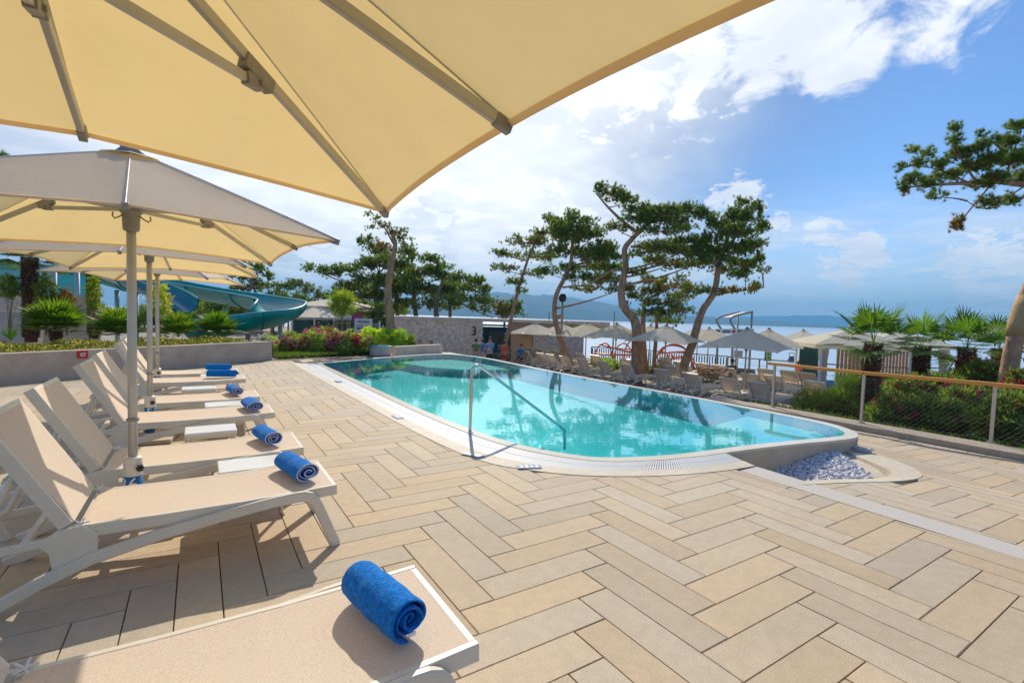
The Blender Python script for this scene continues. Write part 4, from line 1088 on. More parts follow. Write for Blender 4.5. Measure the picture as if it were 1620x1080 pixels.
# ================================================================ VEGETATION
def unit(a): return a/np.maximum(np.linalg.norm(a, axis=-1, keepdims=True), 1e-9)
def tufts(cen, dirs, size, nb, w, spread=.6, rs=NP, quad=False):
    n = len(cen); d = unit(dirs[:, None, :]+rs.normal(0, spread, (n, nb, 3)))
    L_ = size*rs.uniform(.65, 1.15, (n, nb, 1)); side = unit(np.cross(d, rs.normal(0, 1, (n, nb, 3))))*w
    base = cen[:, None, :]+rs.normal(0, size*.10, (n, nb, 3)); tip = base+d*L_
    if quad:
        mid = base+d*L_*.45; V = np.stack([base, mid-side, tip, mid+side], 2).reshape(-1, 3); F_ = np.arange(len(V)).reshape(-1, 4)
    else:
        V = np.stack([base-side, base+side, tip], 2).reshape(-1, 3); F_ = np.arange(len(V)).reshape(-1, 3)
    return V, F_
def leafcol(n, nb, base, var, rs=NP, brown=0, bcol=(2.6, 1.0, .55)):
    g = rs.uniform(1-var, 1+var, (n, 1)); hue = rs.normal(0, .12, (n, 1))
    c = np.concatenate([base[0]*g*(1+hue*1.3), base[1]*g*(1+hue*.3), base[2]*g*(1-hue*.5)], 1)
    if brown > 0:
        k = rs.uniform(0, 1, n) < brown; c[k] = np.array(bcol)*rs.uniform(.7, 1.3, (k.sum(), 1))
    return np.clip(np.repeat(c, nb, 0), 0, 6)
def pine(name, label, D_, trunk, r0, r1, pads, zbase=TZ, dens=1.0, ts=.145, group=None, bark=None, nb=15, seed=1, brown=.03, tw=.0115, limbs=(), cat='pine tree', green=(1, 1, 1), spread=.55):
    rs = np.random.RandomState(seed); rr = random.Random(seed); s = D_/F
    T = [Vector(DP(x, y, D_)) for x, y in trunk]
    b0 = Vector(PT(trunk[0][0], D_, zbase-.1)); 
    if T[0].z > zbase: T = [b0]+T
    T = [Vector(p) for p in catmull([tuple(p) for p in T], 4, False)]
    t = thing(name, (T[0].x, T[0].y, zbase), label, cat, group); off = -Vector((T[0].x, T[0].y, zbase))
    b = MB(); n = len(T); rad = [r0+(r1-r0)*(i/(n-1))**.6 for i in range(n)]
    rad[0] *= 1.25; b.tube([p+off for p in T], rad, 10)
    CC, DD, COL = [], [], []
    LM = [Vector(DP(x, y, D_)) for lm in limbs for x, y in lm[0][1:]]
    for pd in pads:
        px, py, rx, ry = pd[:4]; br = pd[4] if len(pd) > 4 else brown
        dj = rr.uniform(-.55, .55)*rx*s*1.2; c = Vector(DP(px, py, D_+dj)); c = Vector((c.x, c.y, c.z))
        ax, az = rx*s, ry*s; ad = min(ax, .9*ax+.2)*.8
        # limb from the trunk
        cand = [p for p in T+LM if p.z < c.z+.1] or [T[-1]]
        q = min(cand, key=lambda p: (p-c).length+abs(p.z-(c.z-.3*(p-c).length))*.6); ln = (q-c).length; i_ = T.index(q) if q in T else len(T)-1
        m = q.lerp(c, .5)+Vector((rr.uniform(-.1, .1), rr.uniform(-.1, .1), -.06*ln+rr.uniform(-.08, .08)))*1.0
        pts = [((1-k/7)**2)*q+2*(k/7)*(1-k/7)*m+((k/7)**2)*c for k in range(8)]
        rb = min(rad[i_]*.5, .012+ln*.016); b.tube([p+off for p in pts], [rb+(rb*.3-rb)*k/7 for k in range(8)], 6)
        nt_ = max(8, int(rx*ry*math.pi/6.5*dens))
        # sub-branches, tufts at and along them
        nbr = max(4, int(nt_/7)); k = 0
        for j in range(nbr):
            v = rs.normal(0, 1, 3); v /= np.linalg.norm(v); rr_ = rs.uniform(.55, 1.02)
            e = np.array([v[0]*ax*cr[0]+v[1]*ad*fw[0], v[0]*ax*cr[1]+v[1]*ad*fw[1], (abs(v[2]) if rs.uniform() < .7 else v[2])*az])*rr_
            e[2] += -.10*az
            st_ = np.array(c)+e*rs.uniform(-.1, .25)*np.array([1, 1, .2]); en = np.array(c)+e
            mid = (st_+en)/2+np.array([0, 0, -.15*az]); b.tube([Vector(st_)+off, Vector(mid)+off, Vector(en)+off], [.014*ts/.17, .010*ts/.17, .005*ts/.17], 4, cap=False)
            for q_ in range(max(2, int(nt_/nbr))):
                tt = rs.uniform(.35, 1.0)**.7; p = st_*(1-tt)**2+2*mid*tt*(1-tt)+en*tt*tt
                p = p+rs.normal(0, ts*.55, 3)+np.array([0, 0, rs.uniform(0, ts*.5)])
                CC.append(p); dd = e/(np.linalg.norm(e)+1e-6); DD.append(np.array([dd[0]*.5, dd[1]*.5, .75+.25*rs.uniform()])); COL.append(br)
    for lm in limbs:
        pts = [Vector(DP(x, y, D_)) for x, y in lm[0]]; m_ = len(pts); b.tube([p+off for p in catmull([tuple(p) for p in pts], 3, False)] and [Vector(p)+off for p in catmull([tuple(p) for p in pts], 3, False)], list(np.linspace(lm[1], lm[2], (m_-1)*3+1)), 7)
    b.build('trunk', bark or M_bark, t, smooth=True)
    CC, DD, COL = np.array(CC), np.array(DD), np.array(COL)
    V, F_ = tufts(CC, DD, ts, nb, tw, spread, rs)
    col = leafcol(len(CC), 1, green, .38, rs)
    kb_ = rs.uniform(0, 1, len(CC)) < COL; col[kb_] = np.array((1.55, .62, .75))*rs.uniform(.6, 1.3, (kb_.sum(), 1))
    raw('crown', V+np.array(off), F_, M_needle, t, cols=np.repeat(col, nb, 0))
    return t
PG = 'pines growing on the lower terrace'
pine('pine_tree', 'slender pine with a thin right leaning trunk, leftmost on the terrace', 26.5, [(793, 600), (797, 560), (805, 520), (812, 490), (822, 450), (832, 420), (840, 395)], .16, .06,
     [(833, 384, 44, 12, .1), (872, 371, 28, 13), (876, 352, 17, 12), (850, 372, 20, 10, .2), (805, 404, 28, 7), (853, 406, 46, 10), (797, 425, 27, 8), (850, 434, 36, 8, .15), (815, 448, 20, 10), (825, 461, 16, 6), (866, 345, 10, 8), (790, 400, 14, 5)], group=PG, seed=3, dens=1.25)
pine('pine_tree', 'bushy pine with an S curved trunk beside the lamp pole', 24.3, [(910, 590), (902, 573), (890, 547), (882, 520), (877, 495), (880, 467), (893, 440), (902, 420), (905, 397), (906, 375)], .21, .08,
     [(908, 352, 30, 16), (885, 362, 24, 12), (930, 372, 38, 16), (905, 378, 40, 16), (950, 392, 30, 14), (965, 408, 26, 12), (890, 398, 36, 12), (935, 402, 48, 14), (950, 425, 44, 12), (900, 425, 36, 9), (915, 440, 30, 10), (960, 445, 40, 9, .1), (905, 340, 12, 8), (935, 352, 14, 8), (870, 432, 24, 7), (975, 460, 30, 7), (925, 458, 30, 7, .1), (955, 440, 34, 9), (940, 410, 34, 10), (975, 425, 22, 9), (900, 365, 34, 12)],
     group=PG, seed=4, dens=1.3, limbs=[([(890, 455), (915, 452), (945, 456)], .05, .03)])
pine('pine_tree', 'tall pine with a thick bent grey trunk and crown swept left at the top', 21.5, [(1007, 600), (1007, 560), (1007, 525), (1003, 505), (990, 490), (983, 470), (985, 445), (990, 420), (988, 395), (998, 380), (1013, 365)], .31, .10,
     [(948, 300, 16, 8), (968, 308, 26, 13), (990, 318, 28, 12), (1015, 335, 36, 13), (1050, 338, 36, 14), (1085, 335, 34, 13), (1112, 342, 22, 12), (975, 362, 24, 8, .15), (1010, 350, 32, 10), (1045, 366, 50, 7), (1085, 362, 24, 7), (1040, 395, 40, 10, .25), (1075, 400, 40, 14, .12), (1062, 418, 40, 9, .2), (1100, 418, 25, 9), (1020, 390, 24, 5, .3), (1088, 382, 26, 8), (1012, 432, 20, 6, .2), (1038, 412, 30, 7, .15), (1004, 404, 16, 6), (1062, 385, 30, 8), (1100, 402, 24, 9), (1030, 350, 30, 9), (1070, 352, 30, 9)],
     group=PG, seed=5, dens=1.25, limbs=[([(1008, 368), (985, 350), (962, 328), (945, 308)], .09, .03), ([(985, 425), (968, 428), (948, 440), (930, 450)], .07, .03), ([(998, 390), (1030, 392), (1060, 398)], .06, .03), ([(1013, 365), (1030, 352), (1055, 345)], .09, .03)])
pine('pine_tree', 'short browning pine half hidden behind the thick bent trunk', 23.5, [(1021, 600), (1018, 560), (1017, 520), (1018, 495), (1020, 475)], .24, .08,
     [(1035, 446, 36, 9, .15), (1065, 455, 44, 9, .45), (1035, 462, 36, 10, .25), (1080, 470, 34, 8, .15), (1045, 480, 40, 11, .1), (1005, 470, 18, 9), (1070, 492, 36, 9), (1030, 498, 34, 9), (1060, 510, 34, 7), (1096, 460, 18, 8, .3), (985, 486, 10, 7), (1075, 442, 14, 6), (995, 455, 14, 8)],
     group=PG, seed=6, dens=1.1, limbs=[([(1034, 590), (1036, 555), (1039, 520), (1038, 490)], .11, .07)])
pine('pine_tree', 'pine with an orange tinted trunk leaning right, rightmost on the terrace', 20.7, [(1076, 602), (1083, 575), (1095, 545), (1103, 515), (1112, 490), (1127, 468), (1133, 448), (1136, 425), (1142, 400)], .25, .10,
     [(1175, 322, 12, 10), (1198, 330, 16, 12), (1185, 345, 28, 16), (1205, 362, 12, 18), (1155, 345, 22, 12), (1140, 360, 24, 14), (1165, 370, 42, 16), (1190, 392, 26, 16), (1120, 380, 24, 14), (1110, 398, 28, 12), (1150, 398, 44, 15), (1128, 412, 34, 12), (1170, 420, 36, 12), (1200, 412, 14, 9), (1180, 435, 26, 9), (1145, 428, 24, 8), (1125, 350, 10, 10), (1163, 333, 8, 9), (1208, 428, 12, 5), (1155, 461, 18, 5, .6), (1180, 458, 20, 4, .45), (1203, 454, 14, 5, .1), (1140, 462, 14, 6, .5), (1115, 462, 18, 7)],
     group=PG, seed=7, dens=1.15, limbs=[([(1127, 468), (1150, 463), (1180, 459), (1208, 455)], .06, .02)])
BG = 'dark pines behind the pool area'
bgp = dict(dens=1.0, ts=.25, nb=10, tw=.028, bark=M_barkD, group=BG, green=(.85, .9, .8))
pine('pine_tree', 'wide dark pine whose long flat bough reaches left above the sapling', 37, [(600, 520), (598, 490), (594, 460), (600, 430)], .35, .14,
     [(495, 426, 24, 6), (520, 432, 30, 9), (550, 428, 32, 10), (578, 420, 30, 14), (600, 400, 26, 14), (610, 420, 40, 16), (590, 445, 44, 15), (555, 456, 34, 10, .1), (590, 470, 40, 13, .1), (625, 450, 40, 18), (535, 470, 20, 8), (640, 400, 24, 10), (575, 385, 16, 8)], seed=11, **bgp)
pine('pine_tree', 'dense dark pine with its crown directly right of the tall bare trunk', 39, [(660, 520), (657, 490), (655, 460), (656, 435)], .3, .12,
     [(650, 408, 26, 9), (680, 412, 26, 11), (665, 432, 40, 14), (700, 440, 24, 14), (650, 455, 40, 15), (690, 462, 40, 15), (672, 482, 40, 10), (640, 480, 20, 10), (693, 425, 14, 12)], seed=12, **bgp)
pine('pine_tree', 'spreading dark pine with drooping right boughs above the stone building', 36, [(692, 520), (690, 490), (692, 465), (700, 448)], .3, .12,
     [(730, 440, 24, 8), (755, 447, 26, 9), (735, 458, 36, 9, .05), (765, 462, 18, 9), (745, 476, 36, 8), (772, 480, 14, 9), (705, 460, 28, 12), (758, 490, 22, 6), (716, 482, 20, 9)], seed=13, limbs=[([(700, 470), (725, 478), (755, 492), (780, 503)], .08, .03)], **bgp)
pine('pine_tree', 'low rounded brownish pine in front of the blue hills', 38, [(798, 520), (798, 505)], .12, .08,
     [(790, 488, 20, 12, .55), (812, 486, 18, 13), (800, 498, 28, 8, .3), (820, 495, 12, 8)], seed=14, **bgp)
pine('pine_tree', 'pale stemmed umbrella pine just right of the parasol tips', 34, [(392, 540), (393, 500), (388, 470), (400, 450), (395, 430)], .22, .1,
     [(375, 418, 20, 9), (400, 425, 26, 10), (420, 437, 16, 8), (385, 440, 24, 9), (405, 455, 22, 8), (375, 462, 20, 10)], seed=15, limbs=[([(388, 470), (372, 455), (366, 435)], .08, .04)], **bgp)
pine('pine_tree', 'round topped dark green pine left of the tan pavilion roof', 46, [(470, 530), (469, 490), (470, 470)], .3, .12,
     [(450, 455, 20, 9), (470, 452, 24, 11), (492, 462, 20, 12), (460, 470, 30, 12), (485, 478, 26, 9), (505, 470, 14, 9), (435, 475, 16, 9)], seed=16, **bgp)
pine('pine_tree', 'dark pine standing between the umbrella pine and the round topped pine', 50, [(432, 530), (432, 490)], .25, .1,
     [(425, 455, 18, 10), (440, 468, 22, 12), (425, 482, 26, 10), (448, 488, 16, 8)], seed=17, **bgp)
pine('pine_tree', 'dark pine crown peeking over the left parasol canopy', 30, [(-40, 520), (-30, 400), (-10, 290)], .3, .1, [(5, 252, 16, 9), (-20, 262, 30, 14), (-40, 300, 40, 20), (10, 262, 14, 6)], seed=18, **bgp)
pine('pine_tree', 'tall bare trunked pine with a sparse browning crown left of the building', 23, [(619, 525), (616, 495), (614, 460), (617, 430), (622, 405), (625, 385), (618, 365)], .30, .08,
     [(624, 368, 16, 7, .55), (640, 378, 16, 6, .3), (610, 358, 14, 6, .3), (596, 345, 8, 5, .3), (585, 340, 7, 5), (590, 360, 10, 5, .1), (645, 390, 14, 4, .1), (600, 390, 20, 6, .8), (578, 380, 12, 6), (584, 390, 12, 5), (640, 365, 9, 4)],
     zbase=.3, dens=1.1, ts=.13, seed=19, group=None, limbs=[([(622, 385), (608, 360), (592, 345)], .05, .015)])
pine('pine_tree', 'dark bushy pine filling the gap behind the tall bare trunk', 42, [(630, 520), (628, 480), (626, 440)], .3, .12,
     [(610, 412, 22, 10), (635, 425, 30, 14), (620, 445, 36, 14), (640, 462, 36, 14), (610, 470, 34, 14), (650, 440, 26, 12), (585, 460, 24, 12), (628, 488, 34, 8)], seed=20, **bgp)
pine('pine_tree', 'dark pine low behind the staked sapling', 48, [(560, 520), (560, 480), (558, 460)], .3, .12,
     [(545, 462, 26, 10), (570, 452, 26, 12), (560, 478, 34, 12), (535, 485, 24, 9), (520, 472, 18, 8), (585, 486, 24, 10)], seed=22, **bgp)
pine('pine_tree', 'dark pine between the two crowns above the stone wall', 44, [(712, 520), (712, 480), (712, 455)], .25, .1,
     [(705, 425, 16, 8), (715, 448, 26, 12), (700, 470, 30, 12), (725, 470, 28, 10), (712, 488, 26, 7)], seed=23, **bgp)
# near pine at the right edge with its long bough
pine('pine_tree', 'near pine with burlap round its trunk and a long bough reaching in at upper right', 11, [(1590, 640), (1600, 565), (1612, 515), (1628, 460), (1655, 400), (1690, 340), (1720, 290)], .20, .12,
     [(1428, 296, 10, 5, .1), (1445, 285, 16, 6), (1470, 292, 18, 6), (1455, 262, 14, 6), (1432, 265, 8, 4), (1448, 240, 9, 5), (1472, 242, 10, 6), (1485, 262, 14, 8), (1500, 280, 20, 9), (1508, 225, 8, 10), (1515, 205, 7, 8), (1520, 245, 16, 12), (1545, 235, 12, 10), (1560, 215, 7, 5), (1540, 265, 26, 10, .05), (1570, 255, 20, 12), (1600, 225, 16, 10), (1575, 225, 10, 6), (1612, 200, 14, 9), (1600, 255, 22, 12), (1578, 283, 28, 8, .15), (1610, 285, 16, 8, .1), (1560, 322, 18, 6, .25), (1595, 318, 20, 6, .2), (1640, 250, 30, 30), (1550, 295, 24, 5, .2), (1512, 360, 10, 7, .97), (1520, 350, 8, 5, .9), (1480, 312, 14, 4, .05), (1437, 303, 8, 4, .5)],
     zbase=-.5, dens=1.35, ts=.10, nb=26, tw=.0050, seed=21, brown=.04, spread=.75, limbs=[([(1720, 300), (1670, 300), (1620, 292), (1570, 287), (1520, 290), (1470, 293), (1430, 297)], .10, .012), ([(1570, 290), (1540, 325), (1520, 350), (1508, 362)], .022, .008), ([(1590, 288), (1600, 250), (1615, 210)], .03, .01), ([(1545, 288), (1520, 250), (1510, 210)], .028, .008), ([(1620, 295), (1560, 330), (1530, 318)], .02, .008), ([(1530, 288), (1490, 270), (1450, 262)], .02, .007)])
bt = [o for o in bpy.data.objects if o.get('label', '').startswith('near pine with burlap')][0]
b = MB(); o_ = -Vector(bt.location); b.tube([Vector(DP(1607, 532, 11))+o_, Vector(DP(1613, 512, 11))+o_, Vector(DP(1620, 488, 11))+o_, Vector(DP(1626, 470, 11))+o_], [.185, .20, .195, .18], 14)
b.build('burlap_wrap', M_burlap, bt, smooth=True)

# ---- fan palms
def fan_leaf(V, Fc, C, base, d, R0, petiole, col, rs, nbl=20, wid=.021, arc=112, droop=.10):
    d = unit(np.array(d, float)[None])[0]; up = np.array([0, 0, 1.]); side = np.cross(d, up)
    if np.linalg.norm(side) < .1: side = np.array([1., 0, 0])
    side = unit(side[None])[0]; nrm = np.cross(side, d); hub = base+d*petiole-up*petiole*.06
    n0 = len(V); w = .009
    V += [base-side*w, base+side*w, hub+side*w, hub-side*w]; Fc.append((n0, n0+1, n0+2, n0+3)); C.append((1.2, 1.1, .9))
    for k in range(nbl):
        a = math.radians(-arc+2*arc*k/(nbl-1)+rs.uniform(-2, 2)); rr_ = R0*(1-.22*abs(a)/math.radians(arc))*rs.uniform(.92, 1.05)
        v = d*math.cos(a)+side*math.sin(a); cup = nrm*(.16*rr_*abs(math.sin(a)))
        m = hub+v*rr_*.5+cup*.6; tp = hub+v*rr_+cup-up*droop*rr_*rs.uniform(.4, 1.7)
        sd_ = unit(np.cross(v, nrm)[None])[0]*wid*R0/.5
        n0 = len(V); V += [hub, m-sd_, m+nrm*wid*.4, m+sd_, tp]; Fc += [(n0, n0+1, n0+2), (n0, n0+2, n0+3), (n0+1, n0+4, n0+2), (n0+2, n0+4, n0+3)]
        g = rs.uniform(.8, 1.2); C += [tuple(c*g for c in col)]*4
def fan_palm(name, label, loc, trunk_h, nl, R0, pet, seed, group, lean=(0, 0), el=(82, -22), tr=.13, cat='palm tree', green=(1, 1, 1), dead=.08):
    rs = np.random.RandomState(seed); t = thing(name, loc, label, cat, group)
    V, Fc, C = [], [], []; top = np.array([lean[0], lean[1], trunk_h])
    for k in range(nl):
        f = k/(nl-1); e = math.radians(el[0]+(el[1]-el[0])*f**.9+rs.uniform(-6, 6)); az = k*2.39996+rs.uniform(-.25, .25)
        d = (math.cos(e)*math.cos(az), math.cos(e)*math.sin(az), math.sin(e))
        col = tuple(g*rs.uniform(.85, 1.15) for g in green)
        if f > .85 and rs.uniform() < dead*4: col = (2.2, 1.2, .6)
        fan_leaf(V, Fc, C, top+np.array([0, 0, rs.uniform(-.05, .05)]), d, R0*rs.uniform(.85, 1.1), pet*rs.uniform(.8, 1.2), col, rs)
    cols = []
    me_v = [tuple(v) for v in V]
    raw('crown', me_v, Fc, M_frond, t, cols=np.array(C))
    if trunk_h > .2:
        b = MB(); pts = [(lean[0]*(q/6)**1.3, lean[1]*(q/6)**1.3, -.15+(trunk_h+.1)*q/6) for q in range(7)]
        b.tube(pts, [tr*(.85+.25*math.sin(q*.8)) for q in range(7)], 12); tk = b.build('trunk', M_fibre, t, smooth=True)
        n = int(700*trunk_h*tr/.13); h_ = rs.uniform(0, 1, n)**.9; az = rs.uniform(0, 6.283, n); cen = np.stack([lean[0]*h_**1.3+np.cos(az)*tr*.92, lean[1]*h_**1.3+np.sin(az)*tr*.92, h_*trunk_h], 1)
        dd = np.stack([np.cos(az)*.7, np.sin(az)*.7, np.full(n, .8)], 1); V2, F2 = tufts(cen, dd, .10, 3, .012, .35, rs)
        g = rs.uniform(.6, 3.2, (n, 1)); raw('fibre', V2, F2, mat('fibre_tufts', (.14, .075, .045), .95, .3, 20, attr=True), tk, cols=np.repeat(np.concatenate([g, g*.95, g*.9], 1), 3, 0))
    return t
def zat(px, py, D_): return DP(px, py, D_)
def palm_at(px, ycrown, D_, zb, label, seed, R0=.55, nl=26, pet=.42, group='fan palms behind the fence', tr=.15, green=(1, 1, 1)):
    p = DP(px, ycrown, D_); return fan_palm('fan_palm', label, (p[0], p[1], zb), p[2]-zb, nl, R0, pet, seed, group, tr=tr, green=green)
palm_at(1382, 545, 11.6, -.75, 'fan palm with the tallest crown, first from the left behind the rail', 31, .62, 18, .60, tr=.15)
palm_at(1459, 550, 13.6, -.9, 'fan palm second from the left, before the teal glass cabana', 32, .62, 16, .58, tr=.17)
palm_at(1530, 552, 12.4, -.8, 'fan palm third from the left with a dark shaggy trunk', 33, .62, 17, .56, tr=.15)
palm_at(1582, 552, 14.6, -.9, 'fan palm partly hidden by the near pine trunk', 34, .62, 16, .56, tr=.16)
palm_at(1660, 552, 13.6, -.9, 'fan palm at the right edge beyond the near pine trunk', 35, .58, 22, .46, tr=.16)
palm_at(47, 408, 16.5, .4, 'fan palm with a thick dark trunk at the far left behind the planter', 36, .75, 30, .6, 'shaggy palms left of the slides', .19, (.9, .9, .9))
palm_at(147, 408, 19.0, .4, 'fan palm whose trunk stands between the parasols and the teal slide', 37, .75, 26, .6, 'shaggy palms left of the slides', .17, (.9, .9, .9))
DG = 'dwarf palms in the concrete planter'
for k, (px, py, D_, R0, nl, lb) in enumerate([(88, 528, 15.2, .74, 40, 'largest bright green dwarf palm in the planter, furthest left'), (188, 535, 15.8, .68, 36, 'bright dwarf palm in the planter behind the parasol poles'),
                                            (282, 537, 16.9, .52, 30, 'small dwarf palm in the planter left of the roundest one'), (343, 534, 17.4, .58, 38, 'round dwarf palm in the planter in front of the big slide bend')]):
    p = DP(px, py, D_); fan_palm('dwarf_palm', lb, (p[0], p[1], .48), p[2]-.48+.12, nl, R0, .45, 40+k, DG, el=(85, 4), cat='dwarf palm', green=(1.35, 1.25, .55), dead=0)

# ---- shrubs
def shrub(name, label, cat, px, py, D_, rx, ry, n, zb, leaf=.12, lw=.011, nb=7, green=(1, 1, 1), flowers=0, fcol=((.85, .05, .16),), group=None, seed=1, up=.5, m=None, fs=.05, spread=.6, quad=True, ad=None):
    quad = quad or bool(flowers)
    rs = np.random.RandomState(seed); c = DP(px, py, D_); s = D_/F; ax, az = rx*s, ry*s; ad = ad or ax
    t = thing(name, (c[0], c[1], zb), label, cat, group); off = np.array([-c[0], -c[1], -zb])
    v = unit(rs.normal(0, 1, (n, 3))); rad = rs.uniform(.25, 1, (n, 1))**.5*(1+.16*np.sin(v[:, :1]*7+seed)+.12*np.sin(v[:, 2:]*9)); e = v*rad*np.array([ax, ad, az])
    cen = c+e[:, :1]*np.array([cr[0], cr[1], 0])+e[:, 1:2]*np.array([fw[0], fw[1], 0])+e[:, 2:]*np.array([0, 0, 1])
    k = cen[:, 2] > zb; cen, e = cen[k], e[k]; n = len(cen)
    d = unit(e)*.7+np.array([0, 0, up]); V, F_ = tufts(cen, d, leaf, nb, lw, spread, rs, quad)
    fv, ff, fc_ = V+off, F_, leafcol(n, nb, green, .35, rs)
    if not flowers: raw('foliage', fv, ff, m or M_leaf, t, cols=fc_)
    b = MB()
    for q in range(9):
        i = rs.randint(n); p = cen[i]+off; b.tube([(rs.uniform(-.1, .1)*ax, rs.uniform(-.1, .1)*ax, 0), (p[0]*.4, p[1]*.4, p[2]*.5), tuple(p)], [.012, .009, .004], 5)
    b.build('stems', M_bark, t)
    if flowers:
        o_ = unit(rs.normal(0, 1, (flowers, 3))); o_[:, 2] = np.abs(o_[:, 2])*.9+.1; o_ = o_*np.array([ax, ad, az])*rs.uniform(.85, 1.12, (flowers, 1))
        fc = c+o_[:, :1]*np.array([cr[0], cr[1], 0])+o_[:, 1:2]*np.array([fw[0], fw[1], 0])+o_[:, 2:]*np.array([0, 0, 1])
        sub = (fc[:, None, :]+rs.normal(0, fs, (flowers, 7, 3))).reshape(-1, 3); dirs = unit(np.repeat(o_, 7, 0)+np.array([0, 0, .4]))
        V, F_ = tufts(sub, dirs, fs*.75, 5, fs*.26, .75, rs, True)
        ci = rs.randint(0, len(fcol), flowers); cc = np.array(fcol)[ci]; cc = np.repeat(cc, 35, 0)*rs.uniform(.75, 1.2, (len(F_), 1))
        raw('foliage', np.concatenate([fv, V+off]), np.concatenate([ff, F_+len(fv)]), [m or M_leaf, M_petal], t, midx=[0]*len(ff)+[1]*len(F_), cols=np.concatenate([fc_, np.clip(cc, 0, 1)]))
    return t
RED, PNK, WHT, CRM = (.62, .02, .06), (.85, .22, .38), (.95, .92, .85), (.75, .03, .22)
for k, (px, py, D_, rx, ry, fl, lb) in enumerate([
        (1420, 662, 10.6, 40, 34, 5, 'oleander bush with crimson blossom just behind the second fence post'), (1475, 668, 10.2, 42, 36, 6, 'oleander bush with few blossoms midway between second and third fence posts'),
        (1528, 652, 10.8, 34, 36, 6, 'oleander bush left of the third fence post with upright shoots'), (1600, 675, 9.0, 42, 46, 8, 'oleander bush behind the fence at the right edge of the view'),
        (1440, 622, 12.2, 36, 22, 8, 'oleander bush with pink blossoms around the foot of the second palm'), (1548, 600, 12.0, 30, 26, 14, 'oleander bush bright with pink blossoms left of the near pine trunk'),
        (1498, 618, 12.0, 34, 22, 10, 'oleander bush at the foot of the dark shaggy palm'), (1616, 622, 10.6, 22, 30, 14, 'oleander bush with hot pink blossoms right of the near pine trunk'), (1405, 614, 13.2, 30, 16, 4, 'oleander bush behind the nearest palm trunk')]):
    shrub('oleander_bush', lb, 'oleander', px, py, D_, rx, ry, int(rx*ry*1.0), -.5 if D_ < 11.5 else -.85, leaf=.16, lw=.013, nb=7, flowers=int(fl*1.6), fcol=(CRM, RED, (.85, .10, .30)), group='oleanders behind the wire mesh fence', seed=60+k, fs=.075)
shrub('grass_bush', 'rounded rush like bush at the left end of the wire fence', 'bush', 1292, 652, 12.3, 34, 30, 900, -.85, leaf=.26, lw=.004, nb=8, green=(.85, .85, .45), group='evergreen bushes by the fence', seed=80, up=.8, spread=.35, quad=False)
shrub('grass_bush', 'darker feathery bush between the first two fence posts', 'bush', 1346, 632, 12.0, 28, 36, 900, -.85, leaf=.20, lw=.005, nb=8, green=(.75, .9, .55), group='evergreen bushes by the fence', seed=81, up=.8, spread=.4, quad=False)
for k, (px, py, D_, rx, ry, fl, g, lb) in enumerate([
        (425, 548, 19.0, 16, 16, 16, (1.3, 1.3, 1), 'white flowering oleander at the end of the concrete planter wall'), (462, 553, 18.6, 24, 24, 26, (1, 1, .9), 'red flowering oleander second from the planter wall'),
        (502, 553, 18.9, 26, 26, 34, (1.2, 1.2, 1), 'pink and red oleander in the middle of the bed by the pool'), (545, 553, 19.2, 26, 27, 30, (1.05, 1.1, 1), 'oleander with bright pink heads behind the pool corner'),
        (578, 556, 19.5, 20, 22, 14, (1, 1.1, .9), 'oleander with mixed blossoms at the right end of the flower bed'), (512, 535, 21.5, 28, 16, 30, (1.1, 1.2, .9), 'taller pink oleander behind the flower bed')]):
    shrub('oleander_bush', lb, 'oleander', px, py, D_, rx, ry, int(rx*ry*2.1), -.1, leaf=.13, lw=.012, nb=7, green=tuple(1.5*q for q in g), flowers=int(fl*1.7), fcol=((WHT, (.9, .8, .7)) if k == 0 else (RED, PNK, (.8, .12, .12), (.9, .35, .45))), group='flowering oleanders by the far pool corner', seed=90+k, fs=.095, ad=.55)
for k, (px, py, D_, rx, ry, lb) in enumerate([(590, 535, 22, 26, 14, 'bright yellow green shrub below the tall bare trunk'), (622, 537, 22.5, 26, 14, 'green shrub behind the short planter wall'), (645, 541, 23, 14, 10, 'small dark green shrub left of the stone wall'), (603, 500, 30, 22, 20, 'dark round evergreen shrub behind the tall bare trunk')]):
    shrub('garden_shrub', lb, 'shrub', px, py, D_, rx, ry, int(rx*ry*2.4), -.2, leaf=.15, lw=.015, nb=6, green=((2.4, 2.2, .7), (1.5, 1.7, .7), (.9, 1.0, .8), (.35, .45, .4))[k], seed=110+k)
for k, (px, py, D_, rx, ry, lb) in enumerate([(14, 455, 16.2, 16, 18, 'thin upright shrub at the far left edge by the palm'), (72, 460, 16.4, 12, 26, 'thin upright shrub right of the thick dark palm trunk'), (148, 465, 17.0, 9, 30, 'slender shrub in front of the low grey wall'), (252, 478, 17.2, 16, 26, 'yellowish upright shrub beside the parasol poles'), (105, 478, 16.8, 10, 20, 'reddish shrub above the largest dwarf palm')]):
    shrub('upright_shrub', lb, 'shrub', px, py, D_, rx, ry, int(rx*ry*1.1), .5, leaf=.12, lw=.016, nb=5, green=((1.2, 1.1, .7), (1.3, 1.1, .6), (1.5, 1.3, .6), (2.6, 1.9, .8), (2.4, .9, .5))[k], seed=120+k)
